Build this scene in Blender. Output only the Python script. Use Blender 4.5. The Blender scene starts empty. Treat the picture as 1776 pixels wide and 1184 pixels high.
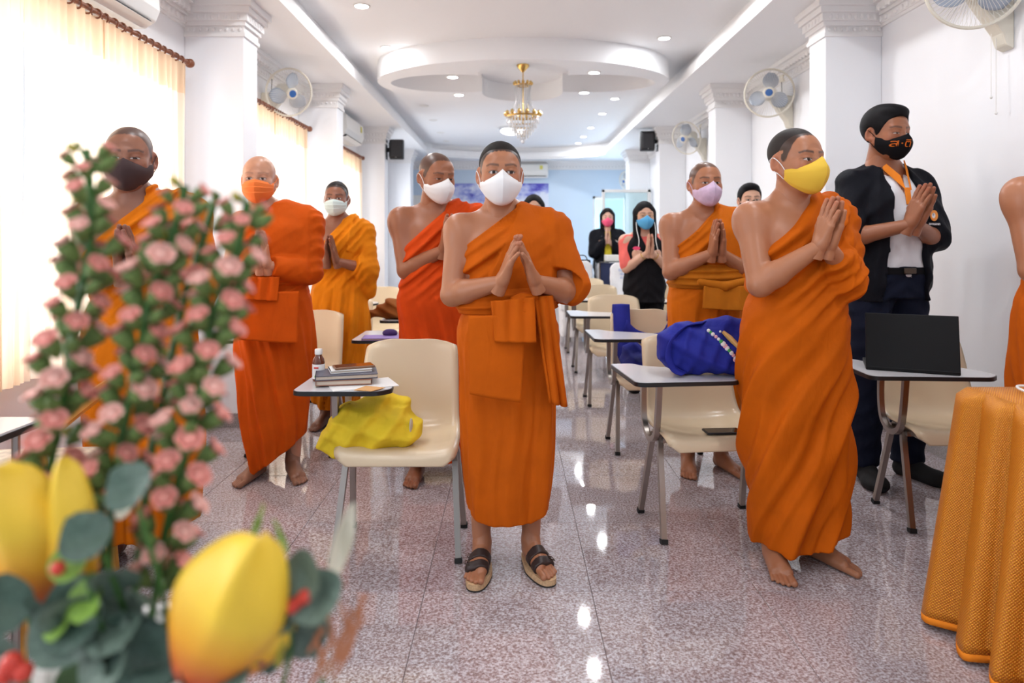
import bpy, bmesh, math, random
import numpy as np
from mathutils import Vector, Matrix, Euler
PI = math.pi
S = bpy.context.scene
COL = S.collection

# ------------------------------------------------------------------ camera
CAM_H = 1.265
cd = bpy.data.cameras.new('camera')
cd.sensor_width = 36.0
cd.lens = 24.0
cd.shift_y = -(592 - 415) / 1776.0
cd.shift_x = 2 / 1776.0
cd.clip_start = 0.05
cd.dof.use_dof = True
cd.dof.focus_distance = 2.75
cd.dof.aperture_fstop = 2.5
cam = bpy.data.objects.new('camera', cd)
COL.objects.link(cam)
cam.location = (0, 0, CAM_H)
cam.rotation_euler = (PI / 2, 0, 0)
S.camera = cam

# ------------------------------------------------------------------ world (overcast daylight, reaches the hall through its openings)
W = bpy.data.worlds.new('daylight')
S.world = W
W.use_nodes = True
bg = W.node_tree.nodes['Background']
bg.inputs[0].default_value = (0.72, 0.86, 1.0, 1)
bg.inputs[1].default_value = 0.52

def area_light(name, loc, rot, sx, sy, power, color=(1, 1, 1), parent=None, spread=None):
    l = bpy.data.lights.new(name, 'AREA')
    l.shape = 'RECTANGLE'
    l.size = sx
    l.size_y = sy
    l.energy = power
    l.color = color
    if spread:
        l.spread = spread
    o = bpy.data.objects.new(name, l)
    COL.objects.link(o)
    o.location = loc
    o.rotation_euler = rot
    o.parent = parent
    return o

# daylight standing outside each window of the left wall (front edge y, rear edge y)
WINDOWS_LEFT = [(-1.9, 0.0), (0.35, 1.95), (2.55, 4.25), (5.05, 6.85), (7.5, 9.35), (10.1, 11.9)]
for (ya, yb) in WINDOWS_LEFT:
    area_light('window_daylight', (-2.75, (ya + yb) / 2, 1.45), (0, -PI / 2, 0), 1.6, (yb - ya), 60, (0.95, 0.97, 1.0))
# daylight from the glass door at the far end of the hall
area_light('door_daylight', (2.0, 14.5, 1.2), (-PI / 2, 0, 0), 0.8, 2.0, 140, (0.66, 0.83, 1.0))

vs = S.view_settings
vs.view_transform = 'Standard'
vs.look = 'None'
vs.exposure = 0.60
vs.gamma = 1.0
vs.use_curve_mapping = False
cy = S.cycles
cy.use_denoising = True
cy.use_adaptive_sampling = True
cy.adaptive_threshold = 0.05
cy.max_bounces = 7
cy.diffuse_bounces = 4
cy.glossy_bounces = 3
cy.transmission_bounces = 5
cy.transparent_max_bounces = 10
cy.caustics_reflective = False
cy.caustics_refractive = False
cy.sample_clamp_indirect = 6.0

# ------------------------------------------------------------------ materials
MATS = {}

def mat(name, color=(0.8, 0.8, 0.8), rough=0.5, metal=0.0, spec=0.5, emit=None, estr=0.0, bump=None, vary=None, coat=0.0, sheen=0.0, alpha=None, attr=None, trans=0.0, ior=1.45):
    """bump=(scale, strength, distance)  vary=(scale, amount)"""
    if name in MATS:
        return MATS[name]
    m = bpy.data.materials.new(name)
    m.use_nodes = True
    nt = m.node_tree
    b = nt.nodes['Principled BSDF']
    b.inputs['Base Color'].default_value = (*color, 1)
    b.inputs['Roughness'].default_value = rough
    b.inputs['Metallic'].default_value = metal
    b.inputs['Specular IOR Level'].default_value = spec
    b.inputs['IOR'].default_value = ior
    b.inputs['Coat Weight'].default_value = coat
    b.inputs['Sheen Weight'].default_value = sheen
    b.inputs['Transmission Weight'].default_value = trans
    if emit:
        b.inputs['Emission Color'].default_value = (*emit, 1)
        b.inputs['Emission Strength'].default_value = estr
    if alpha is not None:
        b.inputs['Alpha'].default_value = alpha
    tc = None
    if bump or vary:
        tc = nt.nodes.new('ShaderNodeTexCoord')
    src = None
    if attr:
        at = nt.nodes.new('ShaderNodeAttribute')
        at.attribute_name = attr
        src = at.outputs['Color']
        nt.links.new(src, b.inputs['Base Color'])
    if vary:
        n = nt.nodes.new('ShaderNodeTexNoise')
        n.inputs['Scale'].default_value = vary[0]
        n.inputs['Detail'].default_value = 4
        nt.links.new(tc.outputs['Object'], n.inputs['Vector'])
        mr = nt.nodes.new('ShaderNodeMapRange')
        mr.inputs['From Min'].default_value = 0.3
        mr.inputs['From Max'].default_value = 0.7
        mr.inputs['To Min'].default_value = 1 - vary[1]
        mr.inputs['To Max'].default_value = 1 + vary[1]
        nt.links.new(n.outputs['Fac'], mr.inputs['Value'])
        mx = nt.nodes.new('ShaderNodeMix')
        mx.data_type = 'RGBA'
        mx.blend_type = 'MULTIPLY'
        mx.inputs[0].default_value = 1.0
        if src is not None:
            nt.links.new(src, mx.inputs[6])
        else:
            mx.inputs[6].default_value = (*color, 1)
        nt.links.new(mr.outputs['Result'], mx.inputs[7])
        nt.links.new(mx.outputs[2], b.inputs['Base Color'])
    if bump:
        n2 = nt.nodes.new('ShaderNodeTexNoise')
        n2.inputs['Scale'].default_value = bump[0]
        n2.inputs['Detail'].default_value = 5
        nt.links.new(tc.outputs['Object'], n2.inputs['Vector'])
        bp = nt.nodes.new('ShaderNodeBump')
        bp.inputs['Strength'].default_value = bump[1]
        bp.inputs['Distance'].default_value = bump[2]
        nt.links.new(n2.outputs['Fac'], bp.inputs['Height'])
        nt.links.new(bp.outputs['Normal'], b.inputs['Normal'])
    MATS[name] = m
    return m

# ------------------------------------------------------------------ mesh helpers
def basis(d):
    d = Vector(d).normalized()
    u = Vector((0, 0, 1)) if abs(d.z) < 0.9 else Vector((1, 0, 0))
    a = d.cross(u).normalized()
    return a, d.cross(a).normalized()

class MB:
    def __init__(s):
        s.v = []
        s.f = []
        s.m = []
    def add(s, vs_, fs, mi=0):
        o = len(s.v)
        s.v += [tuple(p) for p in vs_]
        for f in fs:
            s.f.append(tuple(i + o for i in f))
            s.m.append(mi)
        return s
    def box(s, x0, x1, y0, y1, z0, z1, mi=0, rot=None, piv=None):
        p = [Vector((x, y, z)) for z in (z0, z1) for y in (y0, y1) for x in (x0, x1)]
        if rot is not None:
            c = Vector(piv) if piv else Vector(((x0 + x1) / 2, (y0 + y1) / 2, (z0 + z1) / 2))
            R = Euler(rot).to_matrix()
            p = [R @ (q - c) + c for q in p]
        return s.add(p, [(0, 2, 3, 1), (4, 5, 7, 6), (0, 1, 5, 4), (2, 6, 7, 3), (0, 4, 6, 2), (1, 3, 7, 5)], mi)
    def tube(s, pts, r, n=8, mi=0, caps=True, closed=False, sq=False):
        pts = [Vector(p) for p in pts]
        k = len(pts)
        rs = r if isinstance(r, (list, tuple)) else [r] * k
        vs_, fs = [], []
        ref = None
        for i, p in enumerate(pts):
            if closed:
                d = pts[(i + 1) % k] - pts[i - 1]
            else:
                d = pts[min(i + 1, k - 1)] - pts[max(i - 1, 0)]
            d.normalize()
            if ref is None:
                a, b = basis(d)
            else:
                a = (ref - d * ref.dot(d)).normalized()
                b = d.cross(a).normalized()
            ref = a
            off = PI / n if sq else 0
            rr = rs[i] * (1 / math.cos(PI / n) if sq else 1)
            for j in range(n):
                t = 2 * PI * j / n + off
                vs_.append(p + a * (rr * math.cos(t)) + b * (rr * math.sin(t)))
        m = k if closed else k - 1
        for i in range(m):
            for j in range(n):
                a0 = i * n + j
                a1 = i * n + (j + 1) % n
                b0 = ((i + 1) % k) * n + j
                b1 = ((i + 1) % k) * n + (j + 1) % n
                fs.append((a0, a1, b1, b0))
        if caps and not closed:
            fs.append(tuple(range(n - 1, -1, -1)))
            fs.append(tuple((k - 1) * n + j for j in range(n)))
        return s.add(vs_, fs, mi)
    def lathe(s, prof, c=(0, 0, 0), axis=(0, 0, 1), n=24, mi=0):
        """prof = [(r, h)...] along axis"""
        d = Vector(axis).normalized()
        a, b = basis(d)
        c = Vector(c)
        vs_, fs = [], []
        for (r, h) in prof:
            for j in range(n):
                t = 2 * PI * j / n
                vs_.append(c + d * h + a * (r * math.cos(t)) + b * (r * math.sin(t)))
        k = len(prof)
        for i in range(k - 1):
            for j in range(n):
                fs.append((i * n + j, i * n + (j + 1) % n, (i + 1) * n + (j + 1) % n, (i + 1) * n + j))
        if prof[0][0] > 1e-5:
            fs.append(tuple(range(n - 1, -1, -1)))
        if prof[-1][0] > 1e-5:
            fs.append(tuple((k - 1) * n + j for j in range(n)))
        return s.add(vs_, fs, mi)
    def ball(s, c, r, n=10, mi=0, m=6):
        rx, ry, rz = r if isinstance(r, (list, tuple)) else (r, r, r)
        c = Vector(c)
        vs_ = [c + Vector((0, 0, -rz))]
        for i in range(1, m):
            t = PI * i / m
            for j in range(n):
                p = 2 * PI * j / n
                vs_.append(c + Vector((rx * math.sin(t) * math.cos(p), ry * math.sin(t) * math.sin(p), -rz * math.cos(t))))
        vs_.append(c + Vector((0, 0, rz)))
        fs = []
        for j in range(n):
            fs.append((0, 1 + (j + 1) % n, 1 + j))
        for i in range(m - 2):
            for j in range(n):
                a0 = 1 + i * n + j
                a1 = 1 + i * n + (j + 1) % n
                fs.append((a0, a1, a1 + n, a0 + n))
        l = len(vs_) - 1
        for j in range(n):
            fs.append((1 + (m - 2) * n + j, 1 + (m - 2) * n + (j + 1) % n, l))
        return s.add(vs_, fs, mi)
    def grid(s, P, mi=0, flip=False):
        """P[i][j] points"""
        r, c = len(P), len(P[0])
        vs_ = [P[i][j] for i in range(r) for j in range(c)]
        fs = []
        for i in range(r - 1):
            for j in range(c - 1):
                q = (i * c + j, i * c + j + 1, (i + 1) * c + j + 1, (i + 1) * c + j)
                fs.append(q[::-1] if flip else q)
        return s.add(vs_, fs, mi)
    def prism(s, poly, z0, z1, mi=0):
        n = len(poly)
        vs_ = [(x, y, z0) for x, y in poly] + [(x, y, z1) for x, y in poly]
        fs = [tuple(range(n - 1, -1, -1)), tuple(range(n, 2 * n))]
        for i in range(n):
            j = (i + 1) % n
            fs.append((i, j, n + j, n + i))
        return s.add(vs_, fs, mi)
    def xf(s, M, start=0):
        s.v[start:] = [tuple(M @ Vector(p)) for p in s.v[start:]]
        return s
    def mesh(s, name, mats, smooth=True, angle=40):
        me = bpy.data.meshes.new(name)
        me.from_pydata(s.v, [], s.f)
        for m_ in (mats if isinstance(mats, (list, tuple)) else [mats]):
            me.materials.append(m_)
        if any(s.m):
            me.polygons.foreach_set('material_index', s.m)
        if smooth:
            me.polygons.foreach_set('use_smooth', [True] * len(s.f))
            if angle < 180:
                me.set_sharp_from_angle(angle=math.radians(angle))
        me.update()
        return me
    def build(s, name, mats, parent=None, smooth=True, angle=40, bevel=None, loc=None, rot=None, solid=None, sub=0, label=None):
        o = bpy.data.objects.new(name, s.mesh(name, mats, smooth, angle))
        COL.objects.link(o)
        o.parent = parent
        if loc is not None:
            o.location = loc
        if rot is not None:
            o.rotation_euler = rot
        if solid:
            md = o.modifiers.new('solid', 'SOLIDIFY')
            md.thickness = solid
            md.offset = 0
        if sub:
            md = o.modifiers.new('sub', 'SUBSURF')
            md.levels = sub
            md.render_levels = sub
        if bevel:
            md = o.modifiers.new('bevel', 'BEVEL')
            md.width = bevel
            md.segments = 2
            md.limit_method = 'ANGLE'
        if label:
            o['label'] = label
        return o

def tag(o, label, cat, group=None, kind=None):
    if label:
        o['label'] = label
    if cat:
        o['category'] = cat
    if group:
        o['group'] = group
    if kind:
        o['kind'] = kind
    return o

def thing(name, label, cat, loc=(0, 0, 0), rz=0, group=None):
    o = bpy.data.objects.new(name, None)
    COL.objects.link(o)
    o.empty_display_size = 0.1
    o.location = loc
    o.rotation_euler = (0, 0, rz)
    return tag(o, label, cat, group)

def struct(o):
    o['kind'] = 'structure'
    return o

def copy_obj(o, parent, loc=None, rot=None, name=None):
    c = o.copy()
    if name:
        c.name = name
    COL.objects.link(c)
    c.parent = parent
    if loc is not None:
        c.location = loc
    if rot is not None:
        c.rotation_euler = rot
    return c

def copy_tree(o, parent=None):
    c = o.copy()
    COL.objects.link(c)
    c.parent = parent
    for ch in list(o.children):
        copy_tree(ch, c)
    return c

def text_mesh(s_, size, mat_, depth=0.0006, align='CENTER'):
    cu = bpy.data.curves.new('lettering', 'FONT')
    cu.body = s_
    cu.size = size
    cu.extrude = depth
    cu.align_x = align
    cu.align_y = 'CENTER'
    o = bpy.data.objects.new('lettering', cu)
    COL.objects.link(o)
    dg = bpy.context.evaluated_depsgraph_get()
    me = bpy.data.meshes.new_from_object(o.evaluated_get(dg))
    bpy.data.objects.remove(o)
    bpy.data.curves.remove(cu)
    me.materials.clear()
    me.materials.append(mat_)
    return me

def lettering(s_, size, mat_, parent, M, warp=None):
    me = text_mesh(s_, size, mat_)
    if warp:
        bm = bmesh.new()
        bm.from_mesh(me)
        bmesh.ops.triangulate(bm, faces=bm.faces[:])
        for _ in range(2):
            bmesh.ops.subdivide_edges(bm, edges=[e for e in bm.edges if e.calc_length() > size * .08], cuts=1, use_grid_fill=True)
            bmesh.ops.triangulate(bm, faces=bm.faces[:])
        bm.to_mesh(me)
        bm.free()
    for v in me.vertices:
        p = M @ v.co
        v.co = warp(p) if warp else p
    o = bpy.data.objects.new('lettering', me)
    COL.objects.link(o)
    o.parent = parent
    return o
# ------------------------------------------------------------------ the room
XL, XR = -2.2, 2.5            # side walls
XLI, XRI = -1.80, 2.12        # inner faces of the pilasters
YB, YF = 14.0, -2.6           # far wall, open front
ZS, ZU = 2.865, 3.065         # soffit and tray heights
PIL = [(-0.30, 0.25), (1.45, 1.80), (4.60, 4.85), (7.08, 7.33), (9.75, 10.0), (12.25, 12.6)]

m_wall = mat('white_wall_paint', (0.86, 0.87, 0.90), 0.55, bump=(60, 0.05, 0.002))
m_ceil = mat('ceiling_paint', (0.87, 0.875, 0.89), 0.6)
m_back = mat('pale_blue_wall_paint', (0.58, 0.70, 0.83), 0.55)
m_trim = mat('white_plaster', (0.85, 0.84, 0.84), 0.5)
m_skirt = mat('grey_granite', (0.30, 0.28, 0.28), 0.25, vary=(180, 0.5))
m_black = mat('black_plastic', (0.012, 0.012, 0.014), 0.45)
m_whitepl = mat('white_plastic', (0.80, 0.79, 0.76), 0.35)
m_cream = mat('cream_plastic', (0.78, 0.73, 0.60), 0.35)
m_chrome = mat('chrome', (0.75, 0.75, 0.76), 0.15, 1.0)
m_gold = mat('polished_gold', (0.75, 0.50, 0.17), 0.22, 1.0)

# polished granite floor tiles
def granite():
    m = bpy.data.materials.new('polished_pink_granite')
    m.use_nodes = True
    nt = m.node_tree
    b = nt.nodes['Principled BSDF']
    tc = nt.nodes.new('ShaderNodeTexCoord')
    geo = nt.nodes.new('ShaderNodeNewGeometry')
    oi = nt.nodes.new('ShaderNodeObjectInfo')
    add = nt.nodes.new('ShaderNodeVectorMath')
    add.operation = 'MULTIPLY_ADD'
    add.inputs[1].default_value = (1, 1, 1)
    sc = nt.nodes.new('ShaderNodeVectorMath')
    sc.operation = 'SCALE'
    sc.inputs[0].default_value = (13, 7, 5)
    nt.links.new(oi.outputs['Random'], sc.inputs['Scale'])
    nt.links.new(geo.outputs['Position'], add.inputs[0])
    nt.links.new(sc.outputs[0], add.inputs[2])
    def noise(scale, detail):
        n = nt.nodes.new('ShaderNodeTexNoise')
        n.inputs['Scale'].default_value = scale
        n.inputs['Detail'].default_value = detail
        nt.links.new(add.outputs[0], n.inputs['Vector'])
        return n.outputs['Fac']
    def ramp(f, stops):
        r = nt.nodes.new('ShaderNodeValToRGB')
        nt.links.new(f, r.inputs[0])
        e = r.color_ramp.elements
        while len(e) < len(stops):
            e.new(0.5)
        for k, (p, c) in enumerate(stops):
            e[k].position = p
            e[k].color = (*c, 1)
        return r.outputs[0]
    c1 = ramp(noise(120, 3), [(0.34, (0.25, 0.185, 0.180)), (0.46, (0.37, 0.31, 0.31)), (0.54, (0.46, 0.425, 0.445)), (0.66, (0.60, 0.59, 0.63))])
    c2 = ramp(noise(260, 2), [(0.30, (0.55, 0.52, 0.52)), (0.45, (1.0, 1.0, 1.0)), (0.66, (1.0, 1.0, 1.0)), (0.74, (1.35, 1.35, 1.38))])
    c3 = ramp(noise(2.5, 2), [(0.35, (0.92, 0.90, 0.92)), (0.65, (1.08, 1.04, 1.03))])
    def mul(a, c):
        x = nt.nodes.new('ShaderNodeMix')
        x.data_type = 'RGBA'
        x.blend_type = 'MULTIPLY'
        x.inputs[0].default_value = 1
        nt.links.new(a, x.inputs[6])
        nt.links.new(c, x.inputs[7])
        return x.outputs[2]
    nt.links.new(mul(mul(c1, c2), c3), b.inputs['Base Color'])
    b.inputs['Roughness'].default_value = 0.045
    b.inputs['Specular IOR Level'].default_value = 0.9
    return m
m_granite = granite()
m_grout = mat('dark_grout', (0.20, 0.16, 0.16), 0.7)

fl = struct(MB().box(XL - 0.3, XR + 0.3, YF, YB + 0.3, -0.2, -0.003).build('floor', m_grout, smooth=False))
T = 0.6
tile_me = None
x0t, y0t = -0.31, 2.455
tl = MB()
g = 0.0011
h2 = T / 2 - g
tl.add([(-h2, -h2, -0.01), (h2, -h2, -0.01), (h2, h2, -0.01), (-h2, h2, -0.01),
        (-h2, -h2, -0.001), (h2, -h2, -0.001), (h2, h2, -0.001), (-h2, h2, -0.001),
        (-h2 + .001, -h2 + .001, 0), (h2 - .001, -h2 + .001, 0), (h2 - .001, h2 - .001, 0), (-h2 + .001, h2 - .001, 0)],
       [(0, 1, 5, 4), (1, 2, 6, 5), (2, 3, 7, 6), (3, 0, 4, 7), (4, 5, 9, 8), (5, 6, 10, 9), (6, 7, 11, 10), (7, 4, 8, 11), (8, 9, 10, 11)])
tile_me = tl.mesh('tile', m_granite, smooth=False)
for i in range(-4, 6):
    for j in range(-9, 21):
        cxx, cyy = x0t + (i + .5) * T, y0t + (j + .5) * T
        if cxx - T / 2 > XR or cxx + T / 2 < XL or cyy - T / 2 > YB or cyy - T / 2 < YF:
            continue
        o = bpy.data.objects.new('tile', tile_me)
        COL.objects.link(o)
        o.parent = fl
        o.location = (cxx, cyy, 0)

# left wall with window openings
wl = MB()
zs0, zs1 = 0.72, 2.24
ycur = YF
for (ya, yb) in WINDOWS_LEFT:
    wl.box(XL - 0.2, XL, ycur, ya, 0, ZS + 0.1)
    wl.box(XL - 0.2, XL, ya, yb, 0, zs0)
    wl.box(XL - 0.2, XL, ya, yb, zs1, ZS + 0.1)
    ycur = yb
wl.box(XL - 0.2, XL, ycur, YB, 0, ZS + 0.1)
wall_left = struct(wl.build('wall_left', m_wall, smooth=False))
wall_right = struct(MB().box(XR, XR + 0.2, YF, YB, 0, ZS + 0.1).build('wall_right', m_wall, smooth=False))
# far wall with a glass door opening on the right
wb = MB()
wb.box(XL, 1.68, YB, YB + 0.2, 0, ZS + 0.1)
wb.box(1.68, 2.38, YB, YB + 0.2, 2.15, ZS + 0.1)
wb.box(2.38, XR, YB, YB + 0.2, 0, ZS + 0.1)
wall_back = struct(wb.build('wall_back', m_back, smooth=False))

# pilasters with stepped capitals, parts of the side walls
def pilaster(x_wall, x_in, ya, yb, parent):
    a, b_ = min(x_wall, x_in), max(x_wall, x_in)
    p = MB().box(a, b_, ya, yb, 0, ZS).build('pilaster', m_wall, parent, smooth=False, bevel=0.006)
    cp = MB()
    sgn = 1 if x_in > x_wall else -1
    for k, (z0, z1, e) in enumerate([(2.63, 2.655, 0.012), (2.655, 2.70, 0.004), (2.70, 2.73, 0.02), (2.73, 2.78, 0.035), (2.78, 2.82, 0.055), (2.82, ZS, 0.075)]):
        xo = x_in + sgn * e
        cp.box(min(x_wall, xo), max(x_wall, xo), ya - e, yb + e, z0, z1)
    nb = 9
    for k in range(nb):
        x = x_wall + (x_in - x_wall) * (k + .5) / nb
        cp.ball((x, ya - 0.032, 2.755), (0.014, 0.012, 0.02), 8, 0, 5)
        cp.ball((x, ya - 0.008, 2.678), (0.011, 0.009, 0.014), 8, 0, 5)
    for k in range(5):
        y = ya + (yb - ya) * (k + .5) / 5
        cp.ball((x_in + sgn * 0.032, y, 2.755), (0.012, 0.014, 0.02), 8, 0, 5)
    cp.build('capital', m_trim, p, angle=35)
    # granite skirting round the foot
    MB().box(min(a, x_in - .012 if sgn < 0 else a), max(b_, x_in + .012 if sgn > 0 else b_), ya - .012, yb + .012, 0, 0.095).build('granite_skirting', m_skirt, p, smooth=False)
    return p
for (ya, yb) in PIL:
    pilaster(XL, XLI, ya, yb, wall_left)
    pilaster(XR, XRI, ya, yb, wall_right)

# crown moulding and skirting along each bay
def crown(x_wall, sgn, ya, yb, parent):
    c = MB()
    for (z0, z1, e) in [(2.69, 2.71, 0.014), (2.71, 2.76, 0.022), (2.76, 2.785, 0.04), (2.785, 2.83, 0.07), (2.83, ZS, 0.10)]:
        c.box(min(x_wall, x_wall + sgn * e), max(x_wall, x_wall + sgn * e), ya, yb, z0, z1)
    n = int((yb - ya) / 0.06)
    for k in range(n):
        y = ya + (yb - ya) * (k + .5) / n
        c.ball((x_wall + sgn * 0.022, y, 2.735), (0.014, 0.022, 0.020), 8, 0, 4)
        c.ball((x_wall + sgn * 0.065, y, 2.79), (0.016, 0.016, 0.022), 6, 0, 4)
    c.build('crown_molding', m_trim, parent, angle=35)
ye = [YF] + [v for p in PIL for v in p] + [YB]
for k in range(0, len(ye), 2):
    for (xw, sg, par) in ((XL, 1, wall_left), (XR, -1, wall_right)):
        crown(xw, sg, ye[k], ye[k + 1], par)
bl, br = MB(), MB()
for k in range(0, len(ye), 2):
    bl.box(XL, XL + 0.012, ye[k], ye[k + 1], 0, 0.095)
    br.box(XR - 0.012, XR, ye[k], ye[k + 1], 0, 0.095)
struct(bl.build('baseboard_left', m_skirt, smooth=False))
struct(br.build('baseboard_right', m_skirt, smooth=False))
struct(MB().box(XL, 1.68, YB - .012, YB, 0, 0.095).build('baseboard_back', m_skirt, smooth=False))
c = MB()
for (z0, z1, e) in [(2.69, 2.71, 0.014), (2.71, 2.76, 0.022), (2.76, 2.785, 0.04), (2.785, 2.83, 0.07), (2.83, ZS, 0.10)]:
    c.box(XL, XR, YB - e, YB, z0, z1)
for k in range(70):
    c.ball((XL + 4.7 * (k + .5) / 70, YB - 0.03, 2.745), (0.022, 0.014, 0.022), 6, 0, 4)
c.build('crown_molding', m_trim, wall_back, angle=35)

# ceiling: soffit band with a raised tray whose far end is an arc
TX0, TX1 = -1.55, 1.75
TYE, TYC = 12.55, 13.35
LIP = 0.10
def tray_edge():
    pts = [(TX0, YF), (TX0, TYE)]
    n = 28
    for k in range(1, n):
        t = k / n
        x = TX0 + (TX1 - TX0) * t
        pts.append((x, TYE + (TYC - TYE) * (1 - (2 * t - 1) ** 2) ** 0.6))
    pts += [(TX1, TYE), (TX1, YF)]
    return pts
te = tray_edge()
ce = MB()
# soffit faces: strips from the tray edge out to the walls
for k in range(len(te) - 1):
    (xa, ya), (xb, yb) = te[k], te[k + 1]
    if k == 0:
        ce.add([(XL - .2, ya, ZS), (xa, ya, ZS), (xb, yb, ZS), (XL - .2, yb, ZS)], [(0, 1, 2, 3)])
    elif k == len(te) - 2:
        ce.add([(xa, ya, ZS), (xb, yb, ZS), (XR + .2, yb, ZS), (XR + .2, ya, ZS)], [(3, 2, 1, 0)])
    else:
        ce.add([(xa, ya, ZS), (xb, yb, ZS), (xb, YB + .2, ZS), (xa, YB + .2, ZS)], [(0, 1, 2, 3)])
ce.add([(XL - .2, TYE, ZS), (TX0, TYE, ZS), (TX0, YB + .2, ZS), (XL - .2, YB + .2, ZS)], [(0, 1, 2, 3)])
ce.add([(TX1, TYE, ZS), (XR + .2, TYE, ZS), (XR + .2, YB + .2, ZS), (TX1, YB + .2, ZS)], [(0, 1, 2, 3)])
ceil = struct(ce.build('ceiling', m_ceil, smooth=False))
MB().box(XL - .2, XR + .2, YF, YB + .2, ZU, ZU + 0.1).build('tray_ceiling', m_ceil, ceil, smooth=False)
lp = MB()
n = len(te)
ctr = Vector((0.1, 8))
for k in range(n - 1):
    (xa, ya), (xb, yb) = te[k], te[k + 1]
    def outw(x, y, kk):
        if y >= TYE and 0 < kk < n - 1:
            v = Vector((x - 0.1, (y - TYE + .4) * 1.6)).normalized() * 0.06
        else:
            v = Vector((-0.06 if x < 0 else 0.06, 0))
        return x + v.x, y + v.y
    oa, ob = outw(xa, ya, k), outw(xb, yb, k + 1)
    lp.add([(xa, ya, ZS), (xb, yb, ZS), (xb, yb, ZS + LIP), (xa, ya, ZS + LIP), (*oa, ZS + LIP), (*ob, ZS + LIP), (*ob, ZU + .02), (*oa, ZU + .02)],
           [(0, 3, 2, 1), (3, 4, 5, 2), (4, 7, 6, 5)])
lp.build('tray_lip', m_trim, ceil, smooth=True, angle=50)
# a second small step round the arc
st = MB()
for k in range(1, n - 2):
    (xa, ya), (xb, yb) = te[k], te[k + 1]
    st.add([(xa, ya + .03, ZS - .03), (xb, yb + .03, ZS - .03), (xb, yb + .03, ZS), (xa, ya + .03, ZS), (xb, yb + .3, ZS - .03), (xa, ya + .3, ZS - .03)],
           [(0, 3, 2, 1), (0, 1, 4, 5)])
st.build('arc_step', m_trim, ceil, angle=50)

# dropped oval with a four-petal recess over the chandelier
OC = (0.125, 7.05)
dp = MB()
N = 160
def petal(t):
    best = 0.30
    for (ang, L, w) in ((0, 1.36, 0.40), (PI, 1.36, 0.40), (PI / 2, 0.88, 0.44), (-PI / 2, 0.88, 0.44)):
        # ellipse centred at L/2 along ang, semi L/2 by w : farthest ray hit from origin
        ca, sa = math.cos(t - ang), math.sin(t - ang)
        if ca <= 0:
            continue
        a_, b_ = L / 2, w
        r = (2 * ca / a_) / (ca * ca / (a_ * a_) + sa * sa / (b_ * b_))
        best = max(best, r)
    return best
ro, ri = [], []
for k in range(N):
    t = 2 * PI * k / N
    ro.append((OC[0] + 1.49 * math.cos(t), OC[1] + 0.97 * math.sin(t)))
    r = petal(t)
    ri.append((OC[0] + r * math.cos(t), OC[1] + r * math.sin(t)))
zb = ZS + 0.005
vs_, fs = [], []
for k in range(N):
    vs_ += [(*ro[k], ZU), (*ro[k], zb), (*ri[k], zb), (*ri[k], ZU)]
for k in range(N):
    a, b_ = 4 * k, 4 * ((k + 1) % N)
    fs += [(a, a + 1, b_ + 1, b_), (a + 1, a + 2, b_ + 2, b_ + 1), (a + 2, a + 3, b_ + 3, b_ + 2)]
dp.add(vs_, fs)
dp.build('dropped_oval', m_ceil, ceil, angle=45)

# windows: frames and panes
m_frame = mat('white_window_frame', (0.75, 0.74, 0.72), 0.4)
m_glass = mat('clear_glass', (0.95, 0.98, 1.0), 0.02, alpha=0.12)
for k, (ya, yb) in enumerate(WINDOWS_LEFT):
    f = MB()
    xx0, xx1 = XL - 0.14, XL - 0.09
    for (y0, y1, z0, z1) in ((ya, ya + .05, zs0, zs1), (yb - .05, yb, zs0, zs1), (ya, yb, zs0, zs0 + .05), (ya, yb, zs1 - .05, zs1), ((ya + yb) / 2 - .025, (ya + yb) / 2 + .025, zs0, zs1)):
        f.box(xx0, xx1, y0, y1, z0, z1)
    w = struct(f.build('window_%d' % (k + 1), m_frame, smooth=False))
    for (y0, y1) in ((ya + .05, (ya + yb) / 2 - .025), ((ya + yb) / 2 + .025, yb - .05)):
        MB().box(XL - .118, XL - .112, y0, y1, zs0 + .05, zs1 - .05).build('pane', m_glass, w, smooth=False)
    MB().box(XL - .2, XL + .04, ya - .03, yb + .03, zs0 - .03, zs0).build('window_sill', m_trim, w, smooth=False, bevel=.005)

# far glass door and the aluminium partition beside it
dr = MB()
for (x0, x1, z0, z1) in ((1.68, 1.73, 0, 2.15), (2.33, 2.38, 0, 2.15), (1.68, 2.38, 2.1, 2.15)):
    dr.box(x0, x1, YB + .02, YB + .08, z0, z1)
door = struct(dr.build('door_1', m_frame, smooth=False))
m_frost = mat('pale_frosted_glass', (0.58, 0.80, 0.84), 0.2, alpha=0.45)
MB().box(1.73, 2.33, YB + .045, YB + .05, 0.02, 2.1).build('pane', m_frost, door, smooth=False)
# partition screen in white aluminium with greenish glass, standing in front of the far wall
ps = thing('glass_partition', 'white framed glass partition near the far right corner', 'partition', (1.60, 12.0, 0))
pf = MB()
for (x0, x1, z0, z1) in ((0, .05, 0, 2.14), (.80, .86, 0, 2.14), (0, .86, 2.09, 2.14), (0, .86, 0, .05), (.05, .80, .9, .94)):
    pf.box(x0, x1, -.025, .025, z0, z1)
pf.build('partition_frame', m_frame, ps, smooth=False, bevel=.004)
for (z0, z1) in ((.05, .9), (.94, 2.09)):
    MB().box(.05, .80, -.004, .004, z0, z1).build('pane', m_frost, ps, smooth=False)
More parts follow.
